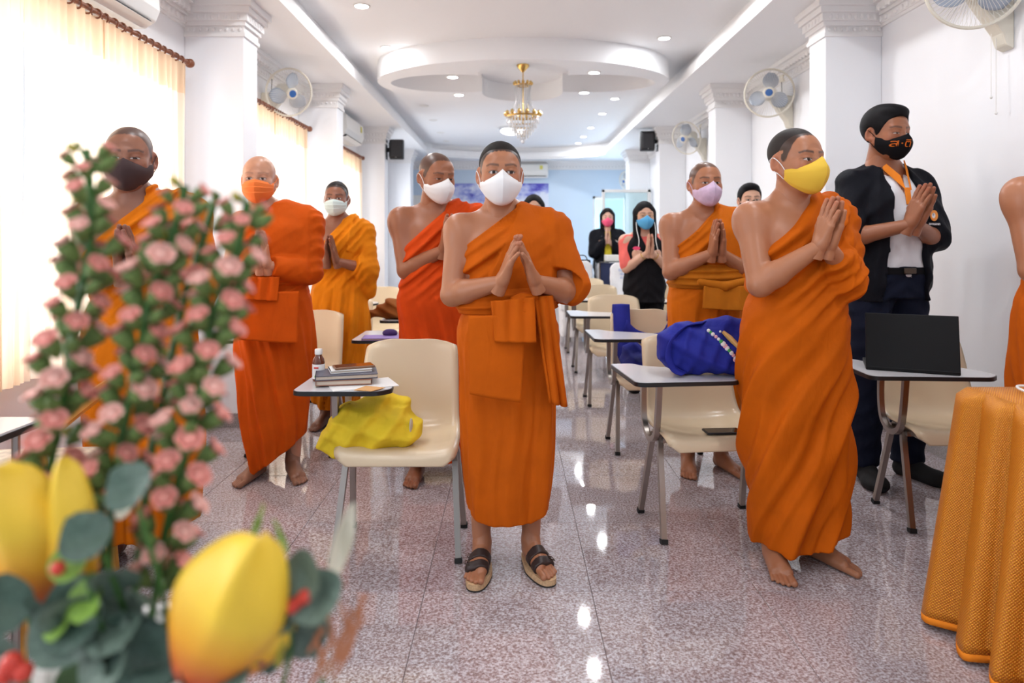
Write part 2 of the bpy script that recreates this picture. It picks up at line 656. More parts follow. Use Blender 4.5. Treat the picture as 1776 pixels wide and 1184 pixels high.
# ------------------------------------------------------------------ implicit-surface modelling (bodies, robes, bags)
F4 = np.float32
class Field:
    def __init__(s, lo, hi, h):
        s.lo = np.array(lo, float)
        s.h = h
        s.n = np.maximum(np.ceil((np.array(hi, float) - s.lo) / h).astype(int) + 1, 4)
        s.ax = [(s.lo[i] + np.arange(s.n[i]) * h).astype(F4) for i in range(3)]
        s.d = np.full(tuple(s.n), 1.0, F4)
    def sub(s, lo, hi):
        sl = []
        for i in range(3):
            a = int(max(0, math.floor((lo[i] - s.lo[i]) / s.h)))
            b = int(min(s.n[i], math.ceil((hi[i] - s.lo[i]) / s.h) + 1))
            if b - a < 1:
                return None
            sl.append(slice(a, b))
        X = s.ax[0][sl[0]][:, None, None]
        Y = s.ax[1][sl[1]][None, :, None]
        Z = s.ax[2][sl[2]][None, None, :]
        return tuple(sl), X, Y, Z
    def full(s):
        return s.ax[0][:, None, None], s.ax[1][None, :, None], s.ax[2][None, None, :]
    def put(s, lo, hi, fn, k=0.0, op='u', pad=None):
        pad = (k + 3 * s.h) if pad is None else pad
        r = s.sub([v - pad for v in lo], [v + pad for v in hi])
        if r is None:
            return s
        sl, X, Y, Z = r
        d = fn(X, Y, Z)
        o = s.d[sl]
        if op == 'u':
            s.d[sl] = smin(o, d, k)
        elif op == 's':
            s.d[sl] = -smin(-o, d, k)
        return s
    def cone(s, a, b, r1, r2, k=0.0, op='u', sq=None):
        a = np.array(a, float)
        b = np.array(b, float)
        R = max(r1, r2)
        return s.put(np.minimum(a, b) - R, np.maximum(a, b) + R, lambda X, Y, Z: f_cone(X, Y, Z, a, b, r1, r2), k, op)
    def ell(s, c, r, k=0.0, op='u', rot=None):
        c = np.array(c, float)
        r = np.array(r, float)
        R = np.array([max(r)] * 3) if rot is not None else r
        return s.put(c - R, c + R, lambda X, Y, Z: f_ell(X, Y, Z, c, r, rot), k, op)
    def mesh(s):
        return surface_nets(s.d, s.lo, s.h)

def smin(a, b, k):
    if k <= 0:
        return np.minimum(a, b)
    h = np.clip(0.5 + 0.5 * (b - a) / k, 0, 1)
    return b + (a - b) * h - k * h * (1 - h)

def f_cone(X, Y, Z, a, b, r1, r2):
    ba = b - a
    L = float(ba @ ba) + 1e-12
    px, py, pz = X - F4(a[0]), Y - F4(a[1]), Z - F4(a[2])
    h = np.clip((px * F4(ba[0]) + py * F4(ba[1]) + pz * F4(ba[2])) / F4(L), 0, 1)
    return np.sqrt((px - h * F4(ba[0])) ** 2 + (py - h * F4(ba[1])) ** 2 + (pz - h * F4(ba[2])) ** 2) - (F4(r1) + F4(r2 - r1) * h)

def f_ell(X, Y, Z, c, r, rot=None):
    px, py, pz = X - F4(c[0]), Y - F4(c[1]), Z - F4(c[2])
    if rot is not None:
        R = np.array(Euler(rot).to_matrix().transposed(), dtype=F4)
        px, py, pz = (R[0, 0] * px + R[0, 1] * py + R[0, 2] * pz, R[1, 0] * px + R[1, 1] * py + R[1, 2] * pz, R[2, 0] * px + R[2, 1] * py + R[2, 2] * pz)
    r = r.astype(F4)
    k0 = np.sqrt((px / r[0]) ** 2 + (py / r[1]) ** 2 + (pz / r[2]) ** 2)
    k1 = np.sqrt((px / r[0] ** 2) ** 2 + (py / r[1] ** 2) ** 2 + (pz / r[2] ** 2) ** 2) + F4(1e-6)
    return k0 * (k0 - 1) / k1

def f_loft(X, Y, Z, tab, grow=0.0):
    """tab rows: z, a, b, cx, cy ; elliptical section column"""
    t = np.array(tab, float)
    z = Z.ravel()
    zc = np.clip(z, t[0, 0], t[-1, 0])
    def ip(c):
        return smooth_interp(zc, t[:, 0], t[:, c]).astype(F4)[None, None, :]
    a, b, cx, cy_ = ip(1) + F4(grow), ip(2) + F4(grow), ip(3), ip(4)
    px, py = (X - cx), (Y - cy_)
    # squarish ellipse
    rho = ((np.abs(px / a) ** 2.3 + np.abs(py / b) ** 2.3)) ** F4(1 / 2.3) + F4(1e-6)
    rr = np.sqrt((px / a) ** 2 + (py / b) ** 2) + F4(1e-6)
    gr = np.sqrt((px / a ** 2) ** 2 + (py / b ** 2) ** 2) / rr + F4(1e-4)
    d = (rho - 1) / gr
    dz = np.maximum(np.maximum(F4(t[0, 0]) - Z, Z - F4(t[-1, 0])), 0)
    return np.where(dz > 0, np.sqrt(np.maximum(d, 0) ** 2 + dz ** 2) + np.minimum(d, 0) * 0, d)

def smooth_interp(x, xp, fp):
    # cubic hermite through the table
    xp = np.asarray(xp, float)
    fp = np.asarray(fp, float)
    m = np.gradient(fp, xp)
    i = np.clip(np.searchsorted(xp, x) - 1, 0, len(xp) - 2)
    h = xp[i + 1] - xp[i]
    t = (x - xp[i]) / h
    return (2 * t ** 3 - 3 * t ** 2 + 1) * fp[i] + (t ** 3 - 2 * t ** 2 + t) * h * m[i] + (-2 * t ** 3 + 3 * t ** 2) * fp[i + 1] + (t ** 3 - t ** 2) * h * m[i + 1]

def surface_nets(vol, lo, h):
    s = vol < 0
    nx, ny, nz = vol.shape
    cnt = np.zeros((nx - 1, ny - 1, nz - 1), np.uint8)
    for i in (0, 1):
        for j in (0, 1):
            for k in (0, 1):
                cnt += s[i:nx - 1 + i, j:ny - 1 + j, k:nz - 1 + k]
    act = (cnt > 0) & (cnt < 8)
    idx = np.argwhere(act)
    if len(idx) == 0:
        return np.zeros((0, 3)), np.zeros((0, 4), int)
    vid = np.full(act.shape, -1, np.int64)
    vid[act] = np.arange(len(idx))
    cor = [(i, j, k) for i in (0, 1) for j in (0, 1) for k in (0, 1)]
    vals = [vol[idx[:, 0] + c[0], idx[:, 1] + c[1], idx[:, 2] + c[2]] for c in cor]
    acc = np.zeros((len(idx), 3))
    w = np.zeros(len(idx))
    for a in range(8):
        for b in range(a + 1, 8):
            df = [cor[b][q] - cor[a][q] for q in range(3)]
            if sum(abs(v) for v in df) != 1:
                continue
            va, vb = vals[a], vals[b]
            m = (va < 0) != (vb < 0)
            t = np.where(m, va / np.where(m, va - vb, 1), 0)
            ax = [q for q in range(3) if df[q]][0]
            for q in range(3):
                p = cor[a][q] + (t if q == ax else 0)
                acc[:, q] += np.where(m, p, 0)
            w += m
    V = (idx + acc / w[:, None]) * h + np.array(lo)
    Q = []
    for ax in range(3):
        u, v = [(1, 2), (2, 0), (0, 1)][ax]
        sa = [slice(None)] * 3
        sb = [slice(None)] * 3
        sa[ax] = slice(0, -1)
        sb[ax] = slice(1, None)
        A, B = s[tuple(sa)], s[tuple(sb)]
        e = np.argwhere(A != B)
        ok = (e[:, u] > 0) & (e[:, v] > 0) & (e[:, u] < vol.shape[u] - 1) & (e[:, v] < vol.shape[v] - 1)
        e = e[ok]
        inside = A[e[:, 0], e[:, 1], e[:, 2]]
        def g_(du, dv):
            c = e.copy()
            c[:, u] -= du
            c[:, v] -= dv
            return vid[c[:, 0], c[:, 1], c[:, 2]]
        q = np.stack([g_(1, 1), g_(0, 1), g_(0, 0), g_(1, 0)], 1)
        q[~inside] = q[~inside][:, ::-1]
        Q.append(q)
    Q = np.concatenate(Q)
    return V, Q

def np_mesh(name, V, Q, mats, parent=None, col=None, link=True, label=None):
    me = bpy.data.meshes.new(name)
    V = np.asarray(V, float)
    me.vertices.add(len(V))
    me.vertices.foreach_set('co', V.ravel())
    nq = len(Q)
    me.loops.add(nq * 4)
    me.polygons.add(nq)
    me.loops.foreach_set('vertex_index', np.asarray(Q, np.int32).ravel())
    me.polygons.foreach_set('loop_start', np.arange(nq, dtype=np.int32) * 4)
    me.polygons.foreach_set('use_smooth', np.ones(nq, bool))
    for m_ in (mats if isinstance(mats, (list, tuple)) else [mats]):
        me.materials.append(m_)
    if col is not None:
        a = me.color_attributes.new('Col', 'FLOAT_COLOR', 'POINT')
        c4 = np.ones((len(V), 4), F4)
        c4[:, :3] = col
        a.data.foreach_set('color', c4.ravel())
    me.update(calc_edges=True)
    me.validate()
    o = bpy.data.objects.new(name, me)
    if link:
        COL.objects.link(o)
        o.parent = parent
        if label:
            o['label'] = label
    return o

def wob(X, Y, Z, seed, f=6.0, n=5):
    """smooth pseudo-noise, about -1..1"""
    r = random.Random(seed)
    out = 0
    for _ in range(n):
        k = [r.uniform(-1, 1) * f for _ in range(3)]
        out = out + np.sin(X * F4(k[0]) + Y * F4(k[1]) + Z * F4(k[2]) + F4(r.uniform(0, 6.28)))
    return out / n * F4(1.6)

def ridge(t):
    """soft cloth ridge profile: narrow crests, broad valleys, -1..1"""
    c = 0.5 + 0.5 * np.cos(t)
    return c ** 1.6 * 2 - 0.9

def join_geo(parts):
    V, Q, C = [], [], []
    o = 0
    for v, q, c in parts:
        V.append(v)
        Q.append(q + o)
        C.append(c if c.ndim == 2 else np.tile(c, (len(v), 1)))
        o += len(v)
    return np.concatenate(V), np.concatenate(Q), np.concatenate(C)

def mrot(V, M):
    R = np.array(M.to_3x3())
    return V @ R.T + np.array(M.translation)

# ------------------------------------------------------------------ head, hand and foot shapes (shared)
_cache = {}
def head_geo(h=0.0031, jaw=1.0, cheek=1.0):
    key = ('head', h, jaw, cheek)
    if key in _cache:
        return _cache[key]
    f = Field((-.105, -.14, -.175), (.105, .125, .135), h)
    f.ell((0, .018, .036), (.0775, .096, .084))
    f.ell((0, -.028, .028), (.068, .062, .066), .03)             # forehead
    f.cone((0, -.030, -.022), (0, -.050, -.082), .064 * cheek, .036 * jaw, .03)
    for sx in (-1, 1):
        f.ell((sx * .040, -.056, -.028), (.030 * cheek, .030, .030), .02)
        f.cone((sx * .062, .0, -.045), (sx * .030, -.048, -.088), .020, .020 * jaw, .03)   # jaw line
    f.cone((0, .012, -.04), (0, .03, -.17), .056, .060, .03)      # neck
    f.ell((0, -.075, .023), (.048, .016, .010), .018)             # brow
    for sx in (-1, 1):
        f.ell((sx * .033, -.101, .000), (.018, .011, .012), .012, 's')
        f.ell((sx * .0325, -.0755, -.001), (.0155, .0145, .0125), .004)
        f.ell((sx * .0325, -.0775, .0065), (.0165, .013, .0045), .004)
    f.cone((0, -.088, .008), (0, -.104, -.030), .008, .0115, .012)
    for sx in (-1, 1):
        f.ell((sx * .011, -.099, -.034), (.0095, .010, .008), .008)
    f.ell((0, -.092, -.060), (.022, .010, .006), .006)
    f.ell((0, -.090, -.071), (.019, .010, .006), .006)
    for sx in (-1, 1):
        R = (0.15, 0, sx * -0.45)
        f.ell((sx * .083, .014, -.006), (.0075, .021, .034), .006, rot=R)
        f.ell((sx * .088, .010, -.004), (.006, .011, .020), .005, 's', rot=R)
        f.ell((sx * .079, .004, -.030), (.008, .009, .010), .006)
    r = f.mesh()
    _cache[key] = r
    return r

def hairline(x, y, recede=0.0):
    zf = np.interp(y, [-.12, -.085, -.062, -.048, -.030, -.012, .012, .03, .06, .12], [.088, .080, .060, .030, -.004, -.012, .030, .012, -.055, -.075])
    zf = zf + recede * np.exp(-((y + .075) / .035) ** 2)
    return zf + recede * .5 * np.exp(-((np.abs(x) - .045) / .018) ** 2) * (y < -.02)

def head_colors(V, P):
    x, y, z = V.T
    skin = np.array(P['skin'])
    C = np.tile(skin, (len(V), 1))
    n = np.sin(x * 90 + z * 55) * np.sin(z * 80 - y * 60)
    C *= (1 + 0.03 * n)[:, None]
    # warmer cheeks and ears
    warm = np.exp(-((np.abs(x) - .04) ** 2 + (z + .03) ** 2) / .0009) * (y < -.05) + (np.abs(x) > .079) * .8
    C *= (1 + warm[:, None] * np.array([.05, -.10, -.12]))
    hair = P.get('hair', 'buzz')
    hc = np.array(P.get('haircol', (0.012, 0.010, 0.010)))
    inear = (np.abs(x) > .0775) & (np.abs(y - .012) < .03) & (z < .035)
    if hair in ('buzz', 'stubble', 'short', 'long'):
        hz = hairline(x, y, P.get('recede', 0.0)) + .003 * np.sin(x * 420) * np.sin(y * 300 + x * 100)
        w = np.clip((z - hz) / .008, 0, 1) * (~inear)
        w *= P.get('hairw', .93)
        C = C * (1 - w[:, None]) + hc * w[:, None]
    elif hair == 'bald':
        w = np.clip((z - hairline(x, y, .01)) / .02, 0, 1) * (~inear) * .10
        C = C * (1 - w[:, None]) + hc * w[:, None]
    # brows
    ax = np.abs(x)
    bz = .0235 + .004 * np.sin((ax - .012) / .045 * 2.2) - .004 * np.clip((ax - .045) / .01, 0, 1)
    w = np.clip(1 - np.abs(z - bz) / (.0062 - .05 * np.clip(ax - .03, 0, .05)), 0, 1) ** .6 * (ax > .011) * (ax < .058) * (y < -.05)
    w *= P.get('brow', .75)
    C = C * (1 - w[:, None]) + hc * w[:, None]
    # eyes
    front = y < -.072
    op = P.get('eye', 1.0)
    u = (ax - .0325) / .0155
    v0 = -.0015 - .0005 * op
    v = (z - v0) / (.0056 * op + 1e-4)
    e = u ** 2 + v ** 2
    if op > .2:
        m = (e < 1) & front
        C[m] = (.60, .54, .51)
        gx = P.get('gaze', 0.0) * .006
        m2 = m & (((x - np.sign(x) * .0325 - gx) ** 2 + (z - v0) ** 2) < .0068 ** 2)
        C[m2] = (.018, .010, .008)
    m = (np.abs(e - 1) < .45) & front & (z > v0 - .001)
    C[m] = C[m] * .25 + hc * .6
    lid = (e >= 1.4) & (e < 3.2) & front & (z > v0)
    C[lid] *= .80
    bag = (e >= 1.2) & (e < 3.5) & front & (z < v0)
    C[bag] *= .90
    # lips
    m = (np.abs(x) < .024) & (np.abs(z + .0655) < .011) & (y < -.085)
    C[m] *= (.85, .6, .6)
    return np.clip(C, 0, 1)

def hand_geo(spread=0.0, curl=0.0):
    """right hand: fingers along +Z, palm normal +X, thumb towards +Y; wrist at origin"""
    key = ('hand', spread, curl)
    if key in _cache:
        return _cache[key]
    f = Field((-.045, -.08, -.045), (.055, .085, .21), .0027)
    f.cone((0, 0, -.04), (0, .0, .012), .0265, .0255, .0)
    ky = [.031, .010, -.011, -.030]
    kz = [.096, .100, .096, .086]
    L = [.072, .080, .074, .058]
    R = [.0098, .0100, .0095, .0084]
    sp = [.16, .05, -.06, -.20]
    for i in range(4):
        f.cone((0, ky[i] * .45, .012), (-.002, ky[i], kz[i]), .0165, .0125, .012)
    f.ell((.006, .020, .040), (.014, .018, .030), .012)           # thumb mound
    f.ell((.004, -.022, .036), (.013, .013, .032), .012)
    for i in range(4):
        a = sp[i] * (1 + spread * 2.2) * .55
        d = np.array([curl * .35, math.sin(a), math.cos(a)])
        d /= np.linalg.norm(d)
        d2 = d + np.array([.10 + curl * .5, 0, 0])
        d2 /= np.linalg.norm(d2)
        k0 = np.array([-.001, ky[i], kz[i]])
        k1 = k0 + d * L[i] * .55
        k2 = k1 + d2 * L[i] * .45
        f.cone(k0, k1, R[i] * 1.12, R[i], .004)
        f.cone(k1, k2, R[i], R[i] * .86, .003)
    t0 = np.array([.006, .026, .030])
    t1 = np.array([.010, .047 + spread * .012, .066])
    t2 = np.array([.011, .050 + spread * .030, .098])
    f.cone(t0, t1, .0145, .0115, .010)
    f.cone(t1, t2, .0115, .0088, .003)
    V, Q = f.mesh()
    C = np.ones((len(V), 3))
    # nails on the back of the finger ends, redder palms and tips
    for i in range(4):
        a = sp[i] * (1 + spread * 2.2) * .55
        tip = np.array([-.008, ky[i] + math.sin(a) * L[i] * .93, kz[i] + math.cos(a) * L[i] * .95])
        m = (np.linalg.norm((V - tip) * np.array([.8, 1.2, .9]), axis=1) < .0075) & (V[:, 0] < .002 + curl)
        C[m] *= (1.12, 1.02, 1.0)
    C[:, 1:] *= (1 - .12 * np.clip((V[:, 2:3] - .14) / .03, 0, 1))
    C *= 1 + .10 * np.clip(V[:, :1] / .015, 0, 1)
    _cache[key] = (V, Q, C)
    return _cache[key]

def foot_field(grow=0.0, h=.0034, shoe=False):
    """right or left symmetric-ish foot; ankle above origin, toes to -Y, big toe to +X"""
    f = Field((-.075, -.215, -.012), (.075, .085, .16), h)
    f.cone((0, .022, .17), (0, .022, .085), .036 + grow, .034 + grow)
    f.ell((0, .040, .032), (.030 + grow, .034 + grow, .034 + grow), .03)
    f.cone((0, .012, .070), (.006, -.085, .034), .033 + grow, .024 + grow, .03)
    f.cone((-.008, .0, .035), (-.022, -.105, .022), .030 + grow, .021 + grow, .02)
    f.cone((.010, .0, .035), (.020, -.120, .024), .028 + grow, .022 + grow, .02)
    if shoe:
        f.ell((.002, -.135, .028), (.044 + grow, .060 + grow, .026 + grow), .03)
    else:
        for i, (x, y0, y1, r) in enumerate([(.028, -.122, -.180, .0128), (.0075, -.126, -.180, .0086), (-.0095, -.122, -.171, .0082), (-.0250, -.114, -.158, .0078), (-.0390, -.100, -.142, .0073)]):
            f.cone((x * .9, y0, .018), (x, y1, r + .001), r * 1.05, r, .002)
    X, Y, Z = f.full()
    f.d = np.maximum(f.d, -Z + 0.0005)
    return f
def foot_geo():
    if 'foot' not in _cache:
        _cache['foot'] = foot_field().mesh()
    return _cache['foot']

m_skin = mat('skin', rough=0.38, spec=0.45, attr='Col', bump=(350, 0.08, 0.001))
m_hair = mat('black_hair', (0.006, 0.005, 0.006), 0.6, spec=0.15, bump=(220, 0.35, 0.003))

# ------------------------------------------------------------------ pose
def ik(Sh, Wr, l1, l2, pole):
    Sh, Wr, pole = np.array(Sh, float), np.array(Wr, float), np.array(pole, float)
    d = Wr - Sh
    L = np.linalg.norm(d)
    u = d / L
    L = min(L, (l1 + l2) * .999)
    a = (l1 * l1 - l2 * l2 + L * L) / (2 * L)
    hh = math.sqrt(max(l1 * l1 - a * a, 0))
    p = pole - u * (pole @ u)
    p /= np.linalg.norm(p)
    return Sh + u * a + p * hh

TORSO = [[.84, .150, .112, 0, .005], [.93, .168, .118, 0, .005], [1.04, .152, .108, 0, -.002], [1.14, .160, .114, 0, -.004], [1.25, .172, .118, 0, .002], [1.33, .172, .104, 0, .012], [1.385, .135, .078, 0, .020], [1.425, .070, .060, 0, .024], [1.45, .045, .045, 0, .024]]

def torso_tab(P):
    w, b = P.get('wide', 1.0), P.get('belly', 0.0)
    out = []
    for z, a, bb, cx, cyy in TORSO:
        q = math.exp(-((z - 1.03) / .13) ** 2)
        out.append([z, a * w + b * .5 * q, bb * (1 + (w - 1) * .5) + b * q, cx, cyy - b * .5 * q])
    return out

def pose(P):
    J = {}
    w = P.get('wide', 1.0)
    sx = P.get('shoulder', .182) * w
    J['SR'] = np.array([-sx, .015, 1.356 + P.get('sr', 0)])
    J['SL'] = np.array([sx, .015, 1.356 + P.get('sl', 0)])
    M = np.array(P.get('hands', (0, -.235, 1.20)), float)
    df = np.array(P.get('fdir', (0, -.35, 1.0)), float)
    df /= np.linalg.norm(df)
    hy = math.radians(P.get('hyaw', 0))
    xh = np.array([math.cos(hy), math.sin(hy), 0])
    tent = P.get('tent', 0.0)
    for sd, key in ((-1, 'R'), (1, 'L')):
        f = df - sd * tent * xh
        f /= np.linalg.norm(f)
        n = -sd * xh
        n = n - f * (n @ f)
        n /= np.linalg.norm(n)
        t = np.cross(f, n) * (-1 if sd > 0 else 1)
        # right hand: n=+x,f=+z -> t=+y
        base = M + sd * xh * (.0150 + tent * .05) - f * .09
        J['W' + key] = base
        J['hand' + key] = (f, n, t, base)
        pole = np.array([sd * P.get('elb', .75), .30, -1.0])
        J['E' + key] = ik(J['S' + key], base, .275, .245, pole)
    hp = np.array(P.get('headpos', (0, -.012, 0)), float)
    J['H'] = np.array([0, -.012, 1.582]) + hp * np.array([1, 1, 1])
    return J

def body_field(P, J, h):
    tab = torso_tab(P)
    lo = np.array([-.42, -.40, .06])
    hi = np.array([.42, .20, 1.50])
    f = Field(lo, hi, h)
    f.put((-.25, -.2, .84), (.25, .2, 1.46), lambda X, Y, Z: f_loft(X, Y, Z, tab), 0)
    nk = J['H'] + np.array([0, .02, -.10])
    f.cone((0, .022, 1.38), nk, .066, .057, .035)
    am = P.get('arm', 1.0)
    for k in 'RL':
        s_ = -1 if k == 'R' else 1
        f.cone((s_ * .045, .025, 1.425), J['S' + k] + np.array([-s_ * .01, 0, .006]), .036, .042 * am, .06)
        f.ell(J['S' + k] + np.array([s_ * .002, -.002, -.020]), (.053 * am, .056 * am, .066 * am), .05)
        f.cone(J['S' + k], J['E' + k], .050 * am, .040 * am, .03)
        mid = J['E' + k] * .72 + J['W' + k] * .28
        f.cone(J['E' + k], mid, .040 * am, .042 * am, .014)
        f.cone(mid, J['W' + k], .041 * am, .0265, .012)
    for s_ in (-1, 1):
        lx = s_ * P.get('stance', .088)
        f.cone((s_ * .08, .005, .88), (lx, 0, .49), .080, .054, .03)
        f.cone((lx, 0, .49), (lx, .022, .34), .052, .052, .02)
        f.cone((lx, .022, .34), (lx, .022, .10), .050, .036, .02)
    if P.get('female'):
        for s_ in (-1, 1):
            f.ell((s_ * .075, -.10, 1.235), (.062, .055, .062), .03)
    return f

def person_root(P):
    o = thing('person', P['label'], 'person', (P['x'], P['y'], P.get('lift', 0)), math.radians(P.get('yaw', 0)), P.get('group'))
    return o

def head_matrix(P, J):
    e = Euler((math.radians(P.get('hpitch', 0)), math.radians(P.get('hroll', 0)), math.radians(P.get('hyaw_', P.get('headyaw', 0)))), 'XYZ')
    M = e.to_matrix().to_4x4()
    hs = P.get('hscale', 1.0)
    M = M @ Matrix.Diagonal((hs, hs, hs * P.get('htall', 1.0), 1))
    M.translation = Vector(J['H'])
    return M

def make_body(P, root, h=.0075):
    s = P['h'] / 1.70
    J = pose(P)
    parts = []
    skin = np.array(P['skin'])
    V, Q = body_field(P, J, h).mesh()
    parts.append((V, Q, skin))
    MH = head_matrix(P, J)
    V, Q = head_geo(P.get('hres', .0031), P.get('jaw', 1.0), P.get('cheek', 1.0))
    parts.append((mrot(V, MH), Q, head_colors(V, P)))
    V, Q, C = hand_geo(P.get('spread', 0.0), P.get('curl', 0.0))
    for k in 'RL':
        f, n, t, base = J['hand' + k]
        R = np.stack([n, t, f], 1)
        hs = P.get('hand', 1.0)
        VV = (V * hs) @ R.T + base
        qq = Q if np.linalg.det(R) > 0 else Q[:, ::-1]
        parts.append((VV, qq, np.clip(skin * C * P.get('handtone', 1.0), 0, 1)))
    if not P.get('nofeet'):
        V, Q = foot_geo()
        for s_ in (-1, 1):
            a = math.radians(P.get('toe', 12)) * s_
            R = Matrix.Rotation(a, 4, 'Z')
            VV = V * np.array([-s_, 1, 1])
            qq = Q if s_ < 0 else Q[:, ::-1]
            R.translation = Vector((s_ * P.get('stance', .088), 0, 0))
            parts.append((mrot(VV, R), qq, np.clip(skin * P.get('foottone', .85), 0, 1)))
    V, Q, C = join_geo(parts)
    o = np_mesh('body', V * s, Q, m_skin, root, C)
    return J, MH, s, o

# ------------------------------------------------------------------ face masks (child meshes)
def cr(P0, n):
    """catmull-rom through list of points -> n samples"""
    P0 = [Vector(p) for p in P0]
    k = len(P0) - 1
    out = []
    for i in range(n):
        u = i / (n - 1) * k
        a = min(int(u), k - 1)
        t = u - a
        p0, p1, p2, p3 = P0[max(a - 1, 0)], P0[a], P0[a + 1], P0[min(a + 2, k)]
        out.append(0.5 * ((2 * p1) + (p2 - p0) * t + (2 * p0 - 5 * p1 + 4 * p2 - p3) * t * t + (3 * p1 - p0 - 3 * p2 + p3) * t ** 3))
    return out

MASK_ROWS = {
    'fold': [[(0, -.117, .006), (.020, -.104, -.011), (.045, -.083, -.026), (.066, -.052, -.033), (.079, -.022, -.036)],
             [(0, -.131, -.014), (.024, -.118, -.022), (.050, -.090, -.030), (.069, -.055, -.036), (.080, -.022, -.040)],
             [(0, -.139, -.040), (.026, -.127, -.043), (.052, -.096, -.046), (.070, -.056, -.047), (.080, -.021, -.046)],
             [(0, -.130, -.078), (.025, -.118, -.077), (.050, -.090, -.073), (.067, -.052, -.066), (.078, -.020, -.055)],
             [(0, -.100, -.118), (.022, -.091, -.114), (.045, -.068, -.102), (.062, -.040, -.085), (.075, -.016, -.064)],
             [(0, -.070, -.126), (.020, -.064, -.122), (.041, -.046, -.108), (.058, -.026, -.090), (.072, -.010, -.068)]],
    'cloth': [[(0, -.118, -.003), (.020, -.105, -.014), (.045, -.084, -.026), (.066, -.052, -.028), (.082, -.016, -.020)],
              [(0, -.130, -.020), (.024, -.118, -.026), (.050, -.091, -.034), (.070, -.055, -.036), (.083, -.015, -.028)],
              [(0, -.134, -.045), (.026, -.122, -.048), (.052, -.094, -.051), (.071, -.056, -.050), (.083, -.014, -.038)],
              [(0, -.122, -.078), (.025, -.112, -.077), (.049, -.087, -.074), (.068, -.052, -.066), (.082, -.014, -.048)],
              [(0, -.096, -.112), (.022, -.088, -.107), (.045, -.066, -.096), (.064, -.038, -.082), (.080, -.012, -.058)],
              [(0, -.068, -.122), (.020, -.062, -.118), (.041, -.044, -.105), (.060, -.024, -.090), (.078, -.008, -.066)]],
    'pleat': [[(0, -.119, -.008), (.022, -.106, -.012), (.046, -.089, -.018), (.066, -.058, -.020), (.077, -.028, -.020)],
              [(0, -.126, -.022), (.024, -.116, -.024), (.050, -.094, -.028), (.069, -.059, -.030), (.078, -.028, -.030)],
              [(0, -.127, -.046), (.026, -.118, -.047), (.052, -.095, -.048), (.070, -.059, -.046), (.078, -.027, -.044)],
              [(0, -.120, -.074), (.025, -.110, -.073), (.050, -.087, -.070), (.068, -.054, -.063), (.077, -.025, -.058)],
              [(0, -.102, -.104), (.022, -.093, -.102), (.046, -.071, -.094), (.064, -.042, -.083), (.075, -.020, -.070)],
              [(0, -.075, -.122), (.020, -.068, -.118), (.042, -.050, -.106), (.060, -.030, -.092), (.072, -.014, -.074)]]}

def make_mask(P, root, MH, s, m_, kind='fold', strap=None):
    rows = MASK_ROWS[kind]
    nu = 11
    R = []
    for r in rows:
        half = cr(r, nu)
        R.append([Vector((-p.x, p.y, p.z)) for p in half[::-1]] + half[1:])
    G = []
    nv = 5
    for i in range(len(R) - 1):
        for v in range(nv if i < len(R) - 2 else nv + 1):
            t = v / nv
            row = []
            for j in range(len(R[0])):
                if kind == 'cloth':
                    col = cr([R[k][j] for k in range(len(R))], (len(R) - 1) * nv + 1)
                    p = col[i * nv + v]
                else:
                    p = R[i][j].lerp(R[i + 1][j], t)
                    # swell between creases
                    p = p + Vector((0, -1, 0)) * (.0035 if kind == 'fold' else .0015) * math.sin(PI * t) * max(0, 1 - abs(p.x) / .075)
                    if kind == 'pleat' and 1 <= i <= 3:
                        p = p + Vector((0, -.004 * (1 - t), 0))
                row.append(p)
            G.append(row)
    q = MB().grid(G)
    q.v = [tuple(Vector((p[0] * 1.0, p[1] - .0035, p[2]))) for p in q.v]
    q.xf(Matrix.Scale(s, 4) @ MH)
    o = q.build('face_mask', m_, root, angle=(28 if kind != 'cloth' else 180), solid=.002)
    st = MB()
    for sx in (-1, 1):
        e0, e1 = Vector(rows[0][-1]), Vector(rows[-1][-1])
        top = [e0, Vector((.083, -.004, -.010)), Vector((.090, .022, .012)), Vector((.092, .038, .004))]
        bot = [e1, Vector((.082, .004, -.050)), Vector((.089, .030, -.030)), Vector((.092, .038, .004))]
        for line in (top, bot):
            pts = [Vector((sx * p.x, p.y - .003, p.z)) for p in cr(line, 9)]
            st.tube(pts, .0016, 5)
    st.xf(Matrix.Scale(s, 4) @ MH)
    st.build('ear_loop', strap or m_, o)
    return o
